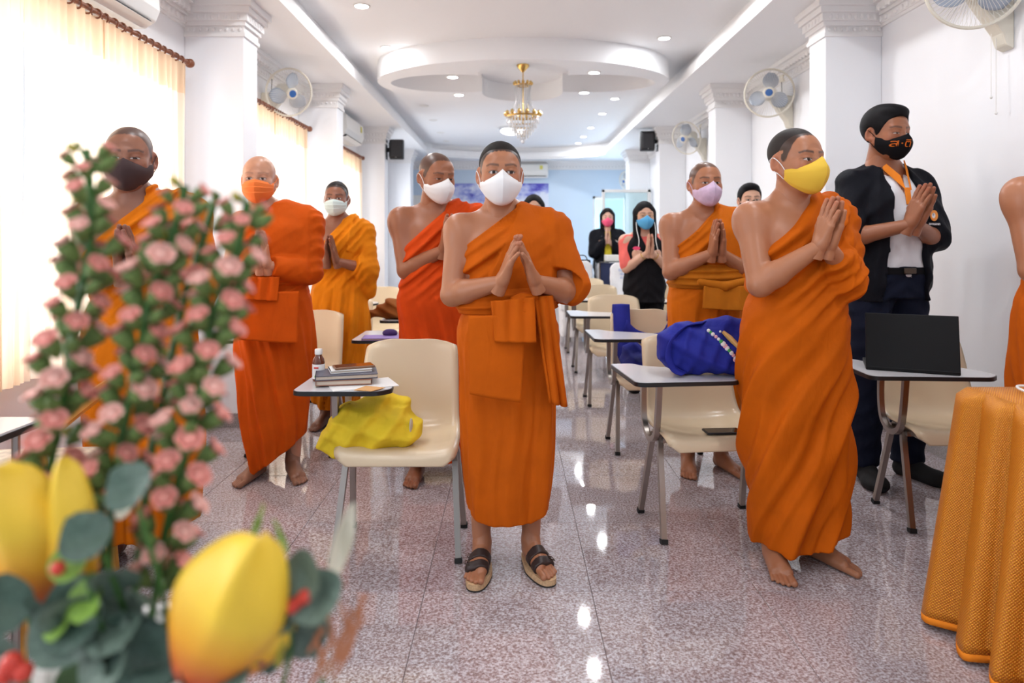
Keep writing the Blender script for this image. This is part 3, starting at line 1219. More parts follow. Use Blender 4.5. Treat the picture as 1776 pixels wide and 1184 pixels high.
# ------------------------------------------------------------------ robes and clothes (children of each person)
def cloth_mat(name, c, rough=0.75, vary=0.10):
    if name in MATS:
        return MATS[name]
    m = bpy.data.materials.new(name)
    m.use_nodes = True
    nt = m.node_tree
    b = nt.nodes['Principled BSDF']
    b.inputs['Roughness'].default_value = rough
    b.inputs['Specular IOR Level'].default_value = 0.1
    b.inputs['Sheen Weight'].default_value = 0.08 if max(c) > .1 else 0.0
    b.inputs['Sheen Tint'].default_value = (*[min(1, v * 1.6) for v in c], 1)
    tc = nt.nodes.new('ShaderNodeTexCoord')
    n = nt.nodes.new('ShaderNodeTexNoise')
    n.inputs['Scale'].default_value = 7
    n.inputs['Detail'].default_value = 5
    nt.links.new(tc.outputs['Object'], n.inputs['Vector'])
    r = nt.nodes.new('ShaderNodeValToRGB')
    r.color_ramp.elements[0].position = .3
    r.color_ramp.elements[1].position = .7
    r.color_ramp.elements[0].color = (*[v * (1 - vary) for v in c], 1)
    r.color_ramp.elements[1].color = (*[min(1, v * (1 + vary)) for v in c], 1)
    nt.links.new(n.outputs['Fac'], r.inputs[0])
    nt.links.new(r.outputs[0], b.inputs['Base Color'])
    # creases of thin cotton
    mp = nt.nodes.new('ShaderNodeMapping')
    mp.inputs['Scale'].default_value = (16, 16, 5)
    nt.links.new(tc.outputs['Object'], mp.inputs['Vector'])
    n2 = nt.nodes.new('ShaderNodeTexNoise')
    n2.inputs['Scale'].default_value = 1.0
    n2.inputs['Detail'].default_value = 6
    n2.inputs['Distortion'].default_value = 0.8
    nt.links.new(mp.outputs[0], n2.inputs['Vector'])
    bp = nt.nodes.new('ShaderNodeBump')
    bp.inputs['Strength'].default_value = 0.45
    bp.inputs['Distance'].default_value = 0.012
    nt.links.new(n2.outputs['Fac'], bp.inputs['Height'])
    nt.links.new(bp.outputs['Normal'], b.inputs['Normal'])
    MATS[name] = m
    return m

def monk_robe(P, J, root, s, m_, h=.0055):
    """the long robe: skirt column, wrapped chest with the right shoulder bare, left arm covered as P says"""
    tab = torso_tab(P)
    sk = P.get('skirt', [[.10, .175, .150], [.30, .190, .160], [.55, .200, .165], [.80, .205, .165], [.95, .195, .150]])
    sway = P.get('sway', 0.0)
    lean = P.get('lean', 0.0)
    rt = []
    for z, a, b in sk:
        q_ = P.get('belly', 0) * math.exp(-((z - 1.03) / .16) ** 2)
        rt.append([z, max(a, .178 * P.get('wide', 1) + .5 * q_ + .012) if z > .9 else a, b + q_ * 1.3, sway * (1 - z / .95) + lean, .010 - q_ * .5])
    for z, a, b, cx, cyy in tab:
        if z > 1.0:
            g_ = .016 if z < 1.3 else .024
            rt.append([z, a + g_, b + g_ + .002, cx, cyy])
    hem = P.get('hem', .16)
    ht = P.get('hemtilt', 0.0)
    ext = .16
    lo = (-.34, -.42, hem - .12)
    hi = (.46, .26, 1.50)
    f = Field(lo, hi, h)
    X, Y, Z = f.full()
    d = f_loft(X, Y, Z, rt)
    f.d = d.astype(F4)
    # left shoulder and sleeve
    am = P.get('arm', 1.0)
    f.cone((.050, .025, 1.41), J['SL'] + np.array([0, 0, .004]), .056, .066 * am + .004, .04)
    f.ell(J['SL'] + np.array([.008, -.002, -.016]), (.062 * am + .006, .064 * am + .006, .074 * am), .03)
    SL, EL, WL = J['SL'], J['EL'], J['WL']
    sl = P.get('sleeve', 'elbow')
    f.cone(SL, SL * .5 + EL * .5, .068 * am + .004, .064 * am + .004, .03)
    if sl == 'wrist':
        f.cone(SL * .5 + EL * .5, EL, .066 * am, .062 * am, .03)
        e2 = EL + (WL - EL) * P.get('cover', .78)
        f.cone(EL, EL * .6 + e2 * .4, .060 * am, .058 * am, .02)
        f.cone(EL * .6 + e2 * .4, e2, .057 * am, .040, .02)
    elif sl == 'cape':
        e1 = SL * .12 + EL * .88 + np.array([.01, -.01, 0])
        f.cone(SL * .6 + EL * .4, e1, .070, .086, .04)
        f.cone(e1 + np.array([.0, .03, .02]), e1 + np.array([-.06, .05, -.02]), .07, .06, .04)
    elif sl == 'drape':
        e2 = EL + (WL - EL) * .30
        f.cone(SL * .5 + EL * .5, EL, .068, .072, .03)
        f.cone(EL, e2, .070, .066, .03)
        for q in (.0, .35, .7):
            p = EL + (e2 - EL) * q
            f.cone(p, p + np.array([.015, .04, -.17 + .05 * q]), .058, .030, .04)
    d = f.d
    # ---- folds
    seed = P.get('seed', 1)
    A = P.get('fold', 1.0)
    wv = wob(X, Y, Z, seed, 7)
    wv2 = wob(X, Y, Z, seed + 9, 14)
    p1 = np.array(P.get('cut1', (.075, 1.435)))
    p2 = np.array(P.get('cut2', (-.185, 1.12)))
    t = (p2 - p1) / np.linalg.norm(p2 - p1)
    nrm = np.array([t[1], -t[0]])
    if nrm[1] < 0:
        nrm = -nrm
    q = (X - F4(p1[0])) * F4(nrm[0]) + (Z - F4(p1[1])) * F4(nrm[1])       # <0 on the cloth
    up = np.clip((Z - F4(.92)) / F4(.16), 0, 1)
    chest = (ridge(q * F4(P.get('cfreq', 150)) + wv * F4(2.0)) * F4(.0055) + ridge(q * F4(71) + wv * F4(2.5) + F4(1.0)) * F4(.0065)) * up
    th = np.arctan2(X - F4(sway * .5), -(Y - F4(.01)))
    dia = P.get('diag', 0.0)
    low = 1 - up
    phase = th * F4(P.get('sfreq', 9)) + Z * F4(dia) + wv * F4(1.8)
    skirt = (ridge(phase) * F4(.0115) + ridge(phase * F4(2.3) + wv2 * F4(2.2)) * F4(.0050)) * low * np.clip((F4(1.02) - Z) / F4(.35), F4(.25), 1)
    side = F4(.35) + F4(.65) * np.clip(np.abs(np.sin(th)), 0, 1) if P.get('calm', False) else F4(1.0)
    fold = chest * F4(P.get('cfold', 1.0)) + skirt * side + up * F4(.006)
    # sleeve folds run round the arm
    ax = (EL - SL) / np.linalg.norm(EL - SL)
    sa = (X - F4(SL[0])) * F4(ax[0]) + (Y - F4(SL[1])) * F4(ax[1]) + (Z - F4(SL[2])) * F4(ax[2])
    arm_m = np.clip((X - F4(.165)) / F4(.03), 0, 1) * up
    sf = ridge(sa * F4(95) + X * F4(75) - Y * F4(55) + wv * F4(2.6)) * F4(.0042) + ridge(sa * F4(50) - X * F4(60) + wv2 * F4(2)) * F4(.0025)
    sf = sf * np.clip(F4(.55) + F4(.9) * wv2, F4(.1), F4(1.4))
    fold = fold * (1 - arm_m) + sf * arm_m
    if P.get('panel') is not None:
        # smooth folded outer cloth laid over the left shoulder, edge line x = x0 + k (z - 1.3)
        x0, k = P['panel']
        pm = np.clip((X - F4(x0) - F4(k) * (Z - F4(1.30))) / F4(.007), 0, 1) * np.clip((F4(.205) - X) / F4(.02), 0, 1) * np.clip((Z - F4(1.02)) / F4(.02), 0, 1)
        fold = fold * (1 - pm * F4(.88)) + pm * F4(.013)
    if P.get('strip') is not None:
        # bunched strip of cloth falling from the left shoulder
        x0, k, w, amp = P['strip']
        pm = np.exp(-((X - F4(x0) - F4(k) * (Z - F4(1.30))) / F4(w)) ** 2) * np.clip((Z - F4(.95)) / F4(.2), 0, 1)
        fold = fold + pm * F4(amp) + pm * ridge((X - F4(k) * Z) * F4(190) + wv) * F4(.004)
    if P.get('lap') is not None:
        # overlapping vertical edge of the skirt
        th0, dz, amp = P['lap']
        pm = np.clip((th - F4(th0) - (Z - F4(.5)) * F4(dz)) / F4(.05), 0, 1) * (1 - up)
        fold = fold + (pm - F4(.5)) * F4(amp)
    d = d - fold * F4(A)
    d0 = d
    # ---- openings
    cut = q + wob(X, Y, Z, seed + 3, 16) * F4(.004)
    d = np.maximum(d, cut - np.clip((X - F4(.03)) / F4(.08), 0, 1) * F4(.30))
    # keep the neck free
    nk = J['H'] + np.array([0, .02, -.06])
    dn = f_cone(X, Y, Z, np.array([-.012, .02, 1.41]), nk, .066, .066)
    d = np.maximum(d, -dn)
    hz = hem + ht * X + wob(X, Y, Z * 0, seed + 5, 12) * F4(.008) + np.clip(np.abs(X - F4(sway)) - F4(.08), 0, 1) * F4(P.get('hemround', .35))
    d = np.maximum(d, hz - Z)
    d = np.maximum(d, -np.maximum(d0 + F4(.018), Z - F4(hem + .20)))
    if sl in ('wrist', 'drape', 'cape'):
        # open sleeve end
        u = (WL - EL) / np.linalg.norm(WL - EL)
        e2 = EL + (WL - EL) * (P.get('cover', .78) if sl == 'wrist' else (.46 if sl == 'drape' else .12))
        side_ = (X - F4(e2[0])) * F4(u[0]) + (Y - F4(e2[1])) * F4(u[1]) + (Z - F4(e2[2])) * F4(u[2])
        near = f_cone(X, Y, Z, e2, e2 + u * .12, .085, .085)
        body_far = f_loft(X, Y, Z, rt, .014)
        d = np.maximum(d, -np.maximum(np.maximum(near, -side_), -body_far))
    f.d = d.astype(F4)
    V, Q = f.mesh()
    o = np_mesh('robe', V * s, Q, m_, root)
    return o

def panel(root, s, name, m_, corners, nu=14, nv=22, thick=.006, waves=3, amp=.004, bow=.0, seed=0, label=None, gather=0):
    """hanging cloth: corners top-left, top-right, bottom-right, bottom-left (person coordinates)"""
    tl_, tr_, br_, bl_ = [Vector(c) for c in corners]
    r = random.Random(seed)
    ph = r.uniform(0, 6)
    G = []
    for i in range(nv + 1):
        v = i / nv
        row = []
        for j in range(nu * 2 + 1):
            u = j / (nu * 2)
            p = tl_.lerp(tr_, u).lerp(bl_.lerp(br_, u), v)
            a = amp * (1 - .6 * v if gather else .5 + .5 * v)
            p = p + Vector((0, -bow * math.sin(PI * u) * (1 - .3 * v) - a * math.cos(u * waves * 2 * PI + ph + v * .8), 0))
            row.append(p * s)
        G.append(row)
    o = MB().grid(G, flip=True).build(name, m_, root, angle=180, solid=thick * s, label=label)
    return o

def sash(P, J, root, s, m_, z0, z1, grow=.03, seed=2, tilt=0.0):
    tab = torso_tab(P)
    f = Field((-.27, -.27, z0 - .04), (.27, .20, z1 + .04), .006)
    X, Y, Z = f.full()
    ZZ = Z - F4(tilt) * X
    d = f_loft(X, Y, Z, tab, grow)
    w = wob(X, Y, Z, seed, 10)
    d = d - ridge(ZZ * F4(165) + w * F4(1.6)) * F4(.005) - np.clip(1 - ((ZZ - F4((z0 + z1) / 2)) / F4((z1 - z0) / 2)) ** 2, 0, 1) * F4(.010)
    f.d = np.maximum(d, np.maximum(F4(z0) - ZZ, ZZ - F4(z1))).astype(F4)
    V, Q = f.mesh()
    return np_mesh('sash', V * s, Q, m_, root)

def hair_cap(P, root, MH, s, thick=.012, kind='short', m_=None):
    f = Field((-.125, -.15, -.34 if kind == 'long' else -.16), (.125, .155, .16), .0038)
    X, Y, Z = f.full()
    d = f_ell(X, Y, Z, np.array([0, .018, .040]), np.array([.0775 + thick, .098 + thick, .084 + thick * 1.2]))
    if kind in ('short', 'cap'):
      if kind == 'short':
        d = smin(d, f_ell(X, Y, Z, np.array([.0, -.035, .098]), np.array([.062, .058, .026 + thick * .6])), .02)
      if 1:
        hz = hairline(X, Y, P.get('recede', 0.0))
        cut = hz - Z + wob(X, Y, Z, 3, 60) * F4(.003)
        d = np.maximum(d, cut)
        ear = f_ell(X, Y, Z, np.array([.086, .012, -.008]), np.array([.022, .026, .036]))
        ear2 = f_ell(X, Y, Z, np.array([-.086, .012, -.008]), np.array([.022, .026, .036]))
        d = np.maximum(d, -np.minimum(ear, ear2))
    elif kind in ('bob', 'long'):
        bot = -.13 if kind == 'bob' else -.31
        for sx in (-1, 1):
            d = smin(d, f_cone(X, Y, Z, np.array([sx * .062, .02, .03]), np.array([sx * (.072 if kind == 'bob' else .085), -.010 if kind == 'bob' else -.035, bot]), .042, .030), .03)
        d = smin(d, f_cone(X, Y, Z, np.array([0, .06, .0]), np.array([0, .07, bot + .02]), .07, .055), .04)
        # face opening
        fo = f_ell(X, Y, Z, np.array([0, -.10, -.035]), np.array([.066, .085, .115 if kind == 'bob' else .112]))
        d = np.maximum(d, -fo)
        if kind == 'long':
            d = np.maximum(d, -f_cone(X, Y, Z, np.array([0, -.09, -.08]), np.array([0, -.10, -.36]), .062, .07))
        th = np.arctan2(X, Y)
        d = d - ridge(th * F4(34) + wob(X, Y, Z, 5, 20)) * F4(.0014)
    f.d = d.astype(F4)
    V, Q = f.mesh()
    return np_mesh('hair', mrot(V, Matrix.Scale(s, 4) @ MH), Q, m_ or m_hair, root)

# ---- lay clothes
def torso_garment(P, J, root, s, name, m_, z0, z1, grow, sleeves=None, open_w=None, neck=.062, fold=1.0, h=.007, seed=4, label=None, vneck=None):
    """jacket / vest / shirt: grown torso, optional sleeves (fraction of upper arm, fraction of forearm), optional open front"""
    tab = [[r[0], r[1] + grow * (1 if r[0] < 1.3 else .45), r[2] + grow * (1 if r[0] < 1.36 else .6), r[3], r[4]] for r in torso_tab(P)]
    if z0 < tab[0][0]:
        tab = [[z0 - .02, tab[0][1] + .01, tab[0][2] + .01, 0, .005]] + tab
    f = Field((-.40, -.36, z0 - .04), (.40, .24, 1.52), h)
    X, Y, Z = f.full()
    d = f_loft(X, Y, Z, tab)
    f.d = d.astype(F4)
    am = P.get('arm', 1.0)
    for k in 'RL':
        s_ = -1 if k == 'R' else 1
        if sleeves:
            f.cone((s_ * .05, .025, 1.412), J['S' + k] + np.array([-s_ * .012, 0, -.008]), .038 + grow * .5, .052 * am + grow * .5, .04)
            ua, fa = sleeves
            e = J['S' + k] + (J['E' + k] - J['S' + k]) * ua
            f.cone(J['S' + k] + np.array([-s_ * .006, 0, -.012]), e, .057 * am + grow * .6, .052 * am + grow * .8, .03)
            if fa > 0:
                e2 = J['E' + k] + (J['W' + k] - J['E' + k]) * fa
                f.cone(J['E' + k], e2, .054 * am + grow * .7, (.048 - .016 * fa) * am + grow * .7, .02)
    d = f.d
    w = wob(X, Y, Z, seed, 9)
    d = d - (ridge(Z * F4(55) + np.abs(X) * F4(60) + w * F4(3)) * F4(.0030) + ridge(np.arctan2(X, -Y) * F4(13) + w * 2) * F4(.0025)) * F4(fold)
    d = np.maximum(d, F4(z0) - Z + wob(X, Y, Z * 0, seed + 1, 10) * F4(.004))
    d = np.maximum(d, Z - F4(z1))
    nk = J['H'] + np.array([0, .02, -.06])
    d = np.maximum(d, -f_cone(X, Y, Z, np.array([0, .015, 1.40]), nk, neck, neck))
    if vneck:
        zv, wv = vneck
        vv = np.maximum(np.abs(X) - np.clip((Z - F4(zv)) * F4(wv), 0, 1), Y - F4(0.0))
        d = np.maximum(d, -vv)
    if open_w is not None:
        w0, w1 = open_w
        half = F4(w0) + (Z - F4(z0)) / F4(1.4 - z0) * F4(w1 - w0)
        d = np.maximum(d, -np.maximum(np.abs(X - F4(P.get('openx', 0))) - half, Y + F4(.02)))
    f.d = d.astype(F4)
    V, Q = f.mesh()
    return np_mesh(name, V * s, Q, m_, root, label=label)

def trousers(P, J, root, s, m_, top=.99, hem=.05, grow=.02):
    f = Field((-.26, -.20, hem - .03), (.26, .22, top + .03), .008)
    tab = torso_tab(P)
    f.put((-.25, -.2, .80), (.25, .2, top + .02), lambda X, Y, Z: f_loft(X, Y, Z, [[r[0], r[1] + grow * .6, r[2] + grow * .6, r[3], r[4]] for r in tab]))
    for s_ in (-1, 1):
        lx = s_ * P.get('stance', .088)
        f.cone((s_ * .085, .005, .90), (lx, 0, .49), .092 + grow * .4, .070 + grow * .5, .03)
        f.cone((lx, 0, .49), (lx, .02, hem - .02), .068 + grow * .5, .060 + grow * .5, .02)
    X, Y, Z = f.full()
    w = wob(X, Y, Z, 8, 12)
    d = f.d - ridge(Z * F4(70) + np.abs(X) * F4(40) + w * F4(3)) * F4(.003)
    d = np.maximum(np.maximum(d, F4(hem) - Z), Z - F4(top))
    f.d = d.astype(F4)
    V, Q = f.mesh()
    return np_mesh('trousers', V * s, Q, m_, root)

def shoes(P, root, s, m_):
    V, Q = foot_field(.006, .005, True).mesh()
    for s_ in (-1, 1):
        R = Matrix.Rotation(math.radians(P.get('toe', 12)) * s_, 4, 'Z')
        R.translation = Vector((s_ * P.get('stance', .088), 0, 0))
        m = V[:, 2] < .14
        np_mesh('shoe', mrot(V * np.array([-s_, 1, 1]), R) * s, Q if s_ < 0 else Q[:, ::-1], m_, root)
# ------------------------------------------------------------------ the people
SK1 = (0.40, 0.165, 0.084)
SK2 = (0.32, 0.122, 0.060)
SK3 = (0.27, 0.112, 0.066)
SK4 = (0.50, 0.245, 0.150)
m_mwhite = mat('white_mask', (0.80, 0.79, 0.79), 0.8)
m_myellow = mat('yellow_mask', (0.74, 0.47, 0.045), 0.8)
m_mlilac = mat('lilac_mask', (0.66, 0.50, 0.68), 0.8, vary=(30, .12))
m_morange = mat('orange_mask', (0.82, 0.19, 0.035), 0.8)
m_mmint = mat('mint_mask', (0.60, 0.72, 0.70), 0.8)
m_mblack = mat('black_mask', (0.007, 0.0065, 0.008), 0.85, spec=.15)
m_mbrown = mat('dark_brown_mask', (0.045, 0.022, 0.022), 0.8)
m_mblue = mat('blue_mask', (0.10, 0.42, 0.75), 0.8)
m_mpink = mat('pink_mask', (0.85, 0.10, 0.22), 0.8)

def monk(P, robe_m, mask_m, mask_kind='fold', strap=None, hb=.007, hr=.0055):
    root = person_root(P)
    J, MH, s, body = make_body(P, root, hb)
    monk_robe(P, J, root, s, robe_m, hr)
    if mask_m:
        make_mask(P, root, MH, s, mask_m, mask_kind, strap)
    return root, J, MH, s

r_E = cloth_mat('burnt_orange_cotton', (0.51, 0.096, 0.003))
r_G = cloth_mat('deep_orange_cotton', (0.50, 0.096, 0.002))
r_F = cloth_mat('bright_orange_cotton', (0.58, 0.135, 0.005))
r_F2 = cloth_mat('ochre_cotton', (0.44, 0.135, 0.008))
r_D = cloth_mat('red_orange_cotton', (0.60, 0.062, 0.006))
r_C = cloth_mat('golden_yellow_cotton', (0.68, 0.205, 0.006))
r_B = cloth_mat('vermilion_cotton', (0.57, 0.085, 0.004))
r_A = cloth_mat('saffron_cotton', (0.60, 0.150, 0.004))

# central monk, white mask, brown two-strap sandals
E = dict(label='monk in burnt orange robe with white mask and brown sandals, centre front', x=-.015, y=2.64, h=1.605, yaw=7, skin=SK1, lift=.022,
         hands=(.012, -.265, 1.235), fdir=(-.05, -.42, 1), tent=.36, spread=.9, curl=.12, hand=1.06, headyaw=-2, hscale=1.05, headpos=(-.03, -.012, 0), hair='buzz', recede=.004,
         wide=1.06, belly=.018, arm=1.12, stance=.105, toe=14, hem=.185, hemround=.45, sleeve='cape', panel=(-.03, .48), cut1=(.045, 1.455), cut2=(-.19, 1.285),
         skirt=[[.10, .150, .130], [.30, .176, .145], [.55, .192, .155], [.80, .198, .160], [.95, .190, .150]], fold=.9, cfold=1.35, cfreq=130, sfreq=7, calm=True, seed=11, lap=(.62, .15, .016), eye=.95, gaze=.4, foottone=.9)
rootE, J, MH, s = monk(E, r_E, m_mwhite)
hair_cap(E, rootE, MH, s, .0040, 'cap', mat('cropped_black_hair', (0.014, 0.010, 0.009), 0.7, spec=.25, bump=(500, .6, .002)))
sash(E, J, rootE, s, r_E, 1.03, 1.125, .032, 3, .05)
panel(rootE, s, 'sash_flap', r_E, [(-.17, -.205, 1.03), (.045, -.215, 1.035), (.025, -.215, .70), (-.165, -.205, .735)], amp=.002, waves=1, bow=.020, thick=.012, seed=2)
panel(rootE, s, 'sash_bow', r_E, [(-.085, -.225, 1.085), (.075, -.228, 1.10), (.080, -.245, .93), (-.075, -.242, .935)], amp=.008, waves=3, bow=.012, gather=1, thick=.010, seed=3)
panel(rootE, s, 'sash_tail', r_E, [(.080, -.205, 1.10), (.155, -.170, 1.10), (.215, -.165, .665), (.145, -.20, .69)], amp=.012, waves=2, bow=.01, thick=.010, seed=4)
f = Field((-.06, -.30, 1.02), (.12, -.16, 1.16), .004)
f.cone((.015, -.215, 1.085), (.075, -.20, 1.095), .026, .020)
f.cone((-.045, -.215, 1.055), (.06, -.215, 1.05), .022, .024, .01)
X, Y, Z = f.full()
f.d = (f.d - ridge(Z * F4(190) + X * F4(60)) * F4(.003)).astype(F4)
V, Q = f.mesh()
np_mesh('sash_knot', V * s, Q, r_E, rootE)
# sandals
m_sole = mat('cork_sole', (0.55, 0.36, 0.20), 0.7, vary=(120, .2))
m_strap = mat('dark_brown_leather', (0.030, 0.016, 0.014), 0.45)
m_dsole = mat('dark_rubber', (0.02, 0.018, 0.016), 0.7)
for s_ in (-1, 1):
    rz = math.radians(E['toe']) * s_
    sd = bpy.data.objects.new('sandal', None)
    COL.objects.link(sd)
    sd.parent = rootE
    sd.location = (s_ * E['stance'] * s, 0, 0)
    sd.rotation_euler = (0, 0, rz)
    out = []
    for k in range(40):
        t = 2 * PI * k / 40
        y = -.060 + .135 * math.cos(t)
        w = .030 + .019 * (1 - (y + .195) / .27) ** .6 if y > -.19 else .046
        sn = math.copysign(abs(math.sin(t)) ** .72, math.sin(t))
        out.append((sn * (.050 if y < -.06 else .036 + .014 * max(0, min(1, (.02 - y) / .08))) - s_ * .004, y))
    MB().prism([(x * s, y * s) for x, y in out], -.016, .004).build('sole', m_sole, sd, angle=30)
    MB().prism([(x * s * 1.01, y * s) for x, y in out], -.0215, -.0155).build('outsole', m_dsole, sd, angle=30)
    ff = foot_field(.006, .004)
    X, Y, Z = ff.full()
    base = ff.d
    for (y0, w) in ((-.108, .019), (-.052, .021)):
        ff.d = np.maximum(base, np.maximum(np.abs(Y - F4(y0) + X * F4(.15 * s_) + (Z - F4(.03)) * F4(.35)) - F4(w), -Z - F4(.002))).astype(F4)
        V, Q = ff.mesh()
        st = np_mesh('strap', V * np.array([-s_, 1, 1]) * s, Q if s_ < 0 else Q[:, ::-1], m_strap, sd)
        bx = s_ * .036
        bk = MB()
        bk.tube([(bx - .010, y0 - .012, .050), (bx + .010, y0 - .012, .042), (bx + .010, y0 + .012, .044), (bx - .010, y0 + .012, .052)], .0022, 6, closed=True)
        bk.xf(Matrix.Scale(s, 4))
        bk.build('buckle', mat('dark_bronze', (0.12, 0.09, 0.07), .3, 1.0), st)

# monk front right, yellow mask, barefoot
G = dict(label='barefoot monk in orange robe with yellow mask, front right beside blue bag', x=1.118, y=2.685, h=1.685, yaw=14, skin=SK1, hands=(-.035, -.245, 1.335), fdir=(.10, -.30, 1), tent=.05,
         headyaw=8, hscale=1.06, headpos=(-.012, -.01, 0), hair='stubble', recede=.022, hairw=.90, wide=1.06, belly=.015, arm=1.15, stance=.10, toe=20, hem=.085, hemtilt=.22, hemround=.12,
         sleeve='wrist', cover=.72, cut1=(.055, 1.44), cut2=(-.185, 1.225), strip=(.13, .25, .035, .012),
         skirt=[[.08, .175, .150], [.30, .200, .165], [.55, .212, .172], [.80, .214, .168], [.95, .196, .152]], fold=1.2, diag=-16, sfreq=6, seed=23, sway=.02, eye=.8, gaze=.5, brow=.9, cfreq=110, elb=.7)
rootG, J, MH, s = monk(G, r_G, m_myellow, strap=m_mwhite)
hair_cap(G, rootG, MH, s, .0018, 'cap', mat('stubble_black_hair', (0.022, 0.016, 0.014), 0.6, spec=.3, bump=(600, .5, .0015)))

# monk behind, lilac mask, ochre sash
Fm = dict(label='monk in orange robe with ochre sash and lilac mask, behind blue bag', x=1.075, y=3.77, h=1.687, yaw=4, skin=SK1, hands=(-.02, -.24, 1.285), fdir=(-.05, -.35, 1), tent=.08,
          headyaw=0, hscale=1.02, headpos=(-.01, -.012, 0), hair='stubble', recede=.016, hairw=.72, wide=1.06, belly=.02, arm=1.1, stance=.10, toe=16, hem=.16, sleeve='wrist', cover=.25,
          cut1=(.045, 1.44), cut2=(-.185, 1.235), panel=(.02, .35), fold=.9, seed=31, sfreq=8, eye=.8, cheek=1.05)
rootF, J, MH, s = monk(Fm, r_F, m_mlilac, hr=.0075, hb=.0085)
sash(Fm, J, rootF, s, r_F2, 1.01, 1.14, .035, 5, .0)
panel(rootF, s, 'sash_flap', r_F2, [(-.085, -.215, 1.03), (.155, -.20, 1.03), (.150, -.235, .90), (-.10, -.235, .915)], amp=.006, waves=2, bow=.02, gather=1, thick=.012, seed=7)
f = Field((-.14, -.30, 1.0), (.2, -.15, 1.12), .005)
f.cone((-.10, -.20, 1.05), (.02, -.232, 1.03), .018, .024)
f.cone((.02, -.232, 1.03), (.15, -.19, 1.055), .024, .018, .01)
V, Q = f.mesh()
np_mesh('sash_knot', V * s, Q, r_F2, rootF)

# monk in red-orange robe, looking down, white mask
Dm = dict(label='monk in red-orange robe and white mask looking down, behind front cream chair', x=-.385, y=3.66, h=1.715, yaw=10, skin=SK2, hands=(.03, -.225, 1.285), fdir=(.06, -.30, 1), tent=.03,
          headyaw=24, hpitch=10, hscale=1.06, headpos=(-.015, -.02, .0), hair='buzz', recede=.018, hairw=.80, haircol=(.03, .022, .02), wide=1.10, belly=.03, arm=1.2, stance=.115, toe=14, hem=.10, hemround=.1,
          sleeve='wrist', cover=.5, cut1=(.07, 1.44), cut2=(-.185, 1.215), fold=1.05, diag=5, seed=41, sfreq=11, eye=.35, brow=.6, elb=.6)
rootD, J, MH, s = monk(Dm, r_D, m_mwhite, hr=.0075, hb=.0085)

# small golden-robed monk by the window
Cm = dict(label='slim monk in golden yellow robe with pale mint mask by the window', x=-1.175, y=4.66, h=1.654, yaw=2, skin=SK3, hands=(-.01, -.22, 1.235), fdir=(-.05, -.35, 1), tent=.12, spread=.3,
          headyaw=2, hscale=.99, hair='buzz', recede=.006, headpos=(-.01, -.012, 0), wide=.95, stance=.10, toe=14, hem=.14, sleeve='drape', cut1=(.05, 1.435), cut2=(-.17, 1.17), strip=(.10, .1, .035, .014),
          skirt=[[.10, .165, .150], [.30, .190, .165], [.55, .205, .175], [.80, .205, .170], [.95, .185, .150]], fold=1.25, diag=-9, seed=52, sfreq=10, eye=.9, handtone=.85)
rootC, J, MH, s = monk(Cm, r_C, m_mmint, 'pleat', m_mwhite, hr=.008, hb=.0095)
hair_cap(Cm, rootC, MH, s, .003, 'cap', mat('cropped_black_hair'))

# bald monk, orange mask
Bm = dict(label='bald monk in vermilion robe with matching orange mask, barefoot', x=-1.265, y=3.66, h=1.70, yaw=8, skin=SK4, hands=(-.02, -.23, 1.215), fdir=(-.05, -.35, 1), tent=.02,
          headyaw=2, hscale=1.03, htall=1.03, headpos=(-.075, -.015, 0), hair='bald', wide=.98, stance=.095, toe=22, hem=.10, hemtilt=.75, hemround=.0, sleeve='wrist', cover=.9, cut1=(-.02, 1.47), cut2=(-.23, 1.34),
          panel=(-.05, .30), skirt=[[.04, .130, .125], [.20, .155, .140], [.45, .185, .155], [.75, .200, .16], [.95, .185, .148]], fold=1.0, diag=8, seed=63, sfreq=8, eye=.9, brow=.35, haircol=(.10, .07, .06), foottone=.55, sway=.0)
rootB, J, MH, s = monk(Bm, r_B, m_morange, 'pleat', hr=.0075, hb=.0085)
sash(Bm, J, rootB, s, r_B, 1.03, 1.12, .032, 6)
panel(rootB, s, 'sash_flap', r_B, [(-.12, -.195, 1.00), (.155, -.185, 1.00), (.150, -.200, .735), (-.135, -.205, .76)], amp=.002, waves=1, bow=.015, thick=.012, seed=8)
panel(rootB, s, 'sash_bow', r_B, [(-.10, -.21, 1.075), (.06, -.21, 1.075), (.055, -.225, .955), (-.10, -.225, .965)], amp=.010, waves=3, bow=.01, gather=1, thick=.010, seed=9)

# monk behind the flowers, dark mask
Am = dict(label='monk in saffron robe with dark brown mask, behind the flower stalks', x=-1.49, y=2.74, h=1.705, yaw=12, skin=SK3, hands=(.02, -.235, 1.22), fdir=(-.06, -.30, 1), tent=.08,
          headyaw=8, hpitch=4, hscale=1.05, headpos=(-.03, -.012, 0), hair='stubble', recede=.016, hairw=.75, haircol=(.035, .028, .028), wide=1.02, arm=1.05, stance=.10, toe=16, hem=.10, sleeve='drape',
          cut1=(.06, 1.44), cut2=(-.185, 1.19), strip=(.12, .3, .04, .014), fold=1.15, diag=-8, seed=71, sfreq=9, eye=.5, handtone=.8,
          skirt=[[.08, .190, .160], [.30, .205, .168], [.55, .21, .17], [.80, .208, .168], [.95, .192, .15]], sway=.03)
rootA, J, MH, s = monk(Am, r_A, m_mbrown, 'cloth')

# monk at the right edge, mostly outside the frame
Lm = dict(label='bare-shouldered monk cut off by the right edge, beyond the gold table', x=2.185, y=2.62, h=1.80, yaw=-4, skin=SK1, hands=(.0, -.22, 1.26), fdir=(0, -.3, 1), tent=.05,
          hair='buzz', elb=.35, recede=.01, wide=1.05, arm=1.15, stance=.10, hem=.15, sleeve='elbow', cut1=(.05, 1.44), cut2=(-.185, 1.16), fold=1.0, seed=83)
rootL, J, MH, s = monk(Lm, r_E, m_mwhite, hr=.008, hb=.0085)

